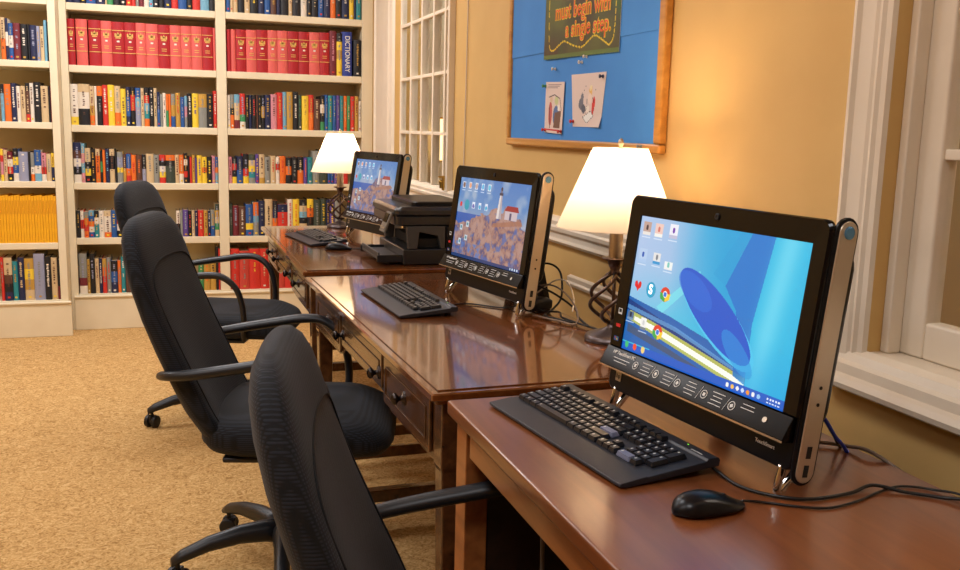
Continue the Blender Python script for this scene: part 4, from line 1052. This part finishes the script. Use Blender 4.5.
# spare pins on the board
for i,(y,z,cc,lb) in enumerate(((3.02,1.49,'w','clear push pin stuck above the left cartoon'),(2.80,1.50,'w','clear push pin stuck left above the right cartoon'),(2.765,1.515,'w','clear push pin stuck highest, below the poster'),(2.36,1.245,'a','grey push pin at the lower right corner of the board frame'))):
    bm=BM(); lathe(bm,[(.001,0),(.005,0),(.005,.003),(.0028,.004),(.0028,.009),(.0055,.011),(.0055,.014),(.001,.014)],12); bm.transform(YZ(0,0,0)); o=obj('push_pin',bm,BM_MAT[cc],smooth=True,loc=(XW-.0190 if i<3 else XW-.0265,y,z)); tag(o,lb,'pin')
# thin cord hanging down the wall
bm=BM(); tube(bm,cr([(XW-.006,4.075,2.68),(XW-.006,4.078,1.9),(XW-.006,4.088,1.4),(XW-.006,4.10,1.0)],6),.003,8); tag(obj('white_cord',bm,M['cable_white'],smooth=True),'thin white cord hanging down the yellow wall left of the notice board','cord')

# ------------------------------------------------------------ cables
def cable(name,label,pts,r,mt,cat='cable',n=8):
    bm=BM(); tube(bm,cr(pts,n),r,8); return tag(obj(name,bm,M[mt],smooth=True),label,cat)
Zt=.7635
cable('keyboard_cable','black keyboard cable sweeping from near keyboard across the desk to the right edge',KB,.0028,'cable_black')
cable('mouse_cable','thin black mouse cable beside the keyboard cable on the nearest desk',MC,.0019,'cable_black')
cable('power_cable','grey cable leaving the back of the nearest computer along the wall',[(.93,1.25,.80),(.99,1.23,.767),(1.03,1.28,Zt+.003),(1.075,1.25,Zt+.003),(1.092,1.19,Zt+.003),(1.15,1.05,.70)],.0034,'cable_grey')
cable('network_cable','blue network cable dropping behind the nearest computer',[(.925,1.20,.865),(.975,1.20,.845),(1.02,1.215,.80),(1.06,1.235,Zt+.004),(1.12,1.26,.70)],.0034,'cable_blue')
cable('monitor_cable','black cable beside the blue one behind the nearest computer',[(.925,1.245,.875),(.975,1.23,.862),(1.03,1.235,.80),(1.065,1.26,Zt+.006),(1.13,1.28,.70)],.0030,'cable_black')
# tangle behind the middle computer
cable('tangled_cable','black cable looping high off the back of the middle computer',[(1.02,2.60,.86),(1.06,2.58,.89),(1.09,2.54,.87),(1.08,2.50,.80),(1.03,2.46,Zt+.004),(.99,2.40,Zt+.004),(1.03,2.30,Zt+.004)],.0032,'cable_black')
cable('tangled_cable','black cable falling diagonally right behind the middle computer',[(1.00,2.56,.84),(1.05,2.48,.815),(1.08,2.40,.785),(1.06,2.33,Zt+.012),(1.05,2.24,Zt+.004)],.0034,'cable_black')
cable('tangled_cable','grey cable curling over the tangle behind the middle computer',[(1.00,2.58,.815),(1.05,2.52,.835),(1.07,2.44,.82),(1.07,2.36,.785),(1.03,2.28,Zt+.004),(1.00,2.33,Zt+.004),(.96,2.42,Zt+.004)],.0026,'cable_grey')
cable('tangled_cable','black cable lying flat across the tangle beside the far side of near lamp',[(.98,2.62,Zt),(1.00,2.50,Zt),(1.04,2.42,Zt+.009),(1.02,2.34,Zt+.009),(1.07,2.20,Zt)],.0030,'cable_black')
cable('tangled_cable','black cable passing under the middle computer to its keyboard',[(.76,2.62,Zt),(.84,2.64,Zt),(.92,2.56,Zt),(.98,2.54,Zt+.010),(1.00,2.44,Zt+.010)],.0024,'cable_black')
cable('tangled_cable','thin white cable arching behind the middle computer',[(1.02,2.56,.80),(1.07,2.53,.845),(1.085,2.47,.85),(1.085,2.42,.81),(1.06,2.37,Zt+.02)],.0022,'cable_white')
bm=BM(); rings=[[Vector((x,y,z)) for x,y in rrect(-.045+i,.045-i,-.03+i,.03-i,.018,4)] for z,i in ((0,.003),(.004,0),(.024,0),(.032,.010))]; loft(bm,rings)
tag(obj('power_adapter',bm,M['satin_black'],smooth=True,bevel=.002,loc=(1.005,2.50,.7685),rot=(0,0,.5)),'rounded black power adapter in the cable tangle behind the middle computer','adapter')
cable('tangled_cable','short black cable behind the mouse on the far desk',[(.735,3.975,Zt),(.78,3.96,Zt),(.80,4.00,Zt),(.79,4.06,Zt),(.85,4.10,Zt)],.0024,'cable_black')
cable('hanging_cable','thin dark cable hanging below the nearest desk',[(.60,1.45,.70),(.605,1.44,.55),(.60,1.42,.35),(.61,1.40,.15)],.004,'cable_grey')

# ------------------------------------------------------------ what shows through the windows
bm=BM(); box(bm,-.03,0,-.055,.055,0,.30); 
sc=thing('wall_sconce','lit box-shaped wall light seen through the far window','wall light',(1.95,6.02,1.05))
sc.location=SCONCE
bm.free(); bm=BM(); lathe(bm,[(.001,.005),(.05,.005),(.05,.255),(.001,.255)],20); obj('glass_shade',bm,M['sconce'],sc)
bm=BM(); lathe(bm,[(.001,.255),(.056,.255),(.056,.268),(.001,.268)],20); lathe(bm,[(.001,-.008),(.056,-.008),(.056,.0045),(.001,.0045)],20); box(bm,-.02,.02,.045,.10,.10,.16); obj('mount',bm,M['brass'],sc,bevel=.001)
bm=BM(); box(bm,-.12,.12,-.12,.12,0,2.695); struct(obj('trim_3',bm,M['wall'],loc=(1.85,1.02,0)))
bm=BM(); 
for (y0,y1,z0,z1) in ((.0,.9,.95,1.02),(.0,.05,1.02,2.1),(.85,.9,1.02,2.1),(.0,.9,2.1,2.17),(.0,.9,1.50,1.54)): box(bm,2.77,2.795,y0+.6,y1+.6,z0,z1)
struct(obj('trim_4',bm,M['white_trim'],bevel=.004))
# passage bookshelf glimpsed through far window

# ------------------------------------------------------------ light
def area(name,loc,size,energy,col=(.97,.97,1),rot=(0,0,0),sy=None):
    l=bpy.data.lights.new(name,'AREA'); l.energy=energy; l.color=col; l.size=size
    if sy: l.shape='RECTANGLE'; l.size_y=sy
    o=bpy.data.objects.new(name,l); COL.objects.link(o); o.location=loc; o.rotation_euler=rot; return o
for i,(x,y,e) in enumerate(((-.3,5.0,38),(-1.8,4.8,30),(-.6,2.6,25),(-.4,.3,23),(-2.0,1.2,22),(.9,4.9,9))):
    area('ceiling_light',(x,y,2.66),.7,e)
area('passage_light',(2.1,5.2,2.6),.5,14); area('passage_light',(2.1,.9,2.6),.6,30,(1,.92,.82))
w=bpy.data.worlds.new('World'); SC.world=w; w.use_nodes=True; w.node_tree.nodes['Background'].inputs[0].default_value=(.8,.85,1,1); w.node_tree.nodes['Background'].inputs[1].default_value=.3
# ------------------------------------------------------------ camera
cam=bpy.data.cameras.new('camera'); co=bpy.data.objects.new('camera',cam); COL.objects.link(co); SC.camera=co
cam.sensor_width=36; cam.sensor_fit='HORIZONTAL'; cam.lens=936.93/960*36; cam.clip_start=.05; cam.clip_end=50
right=Vector((.95030895,-.31036883,.02416774)); fwd=Vector((.31004179,.93659045,-.16331691)); up=Vector((.02805321,.16269453,.9862776))
mw=Matrix.Identity(4)
for i in range(3): mw[i][0]=right[i]; mw[i][1]=up[i]; mw[i][2]=-fwd[i]
mw[0][3],mw[1][3],mw[2][3]=0,0,1.28
co.matrix_world=mw
vs=SC.view_settings; vs.view_transform='Standard'; vs.look='None'; vs.gamma=1; vs.exposure=EXPO; vs.use_curve_mapping=False
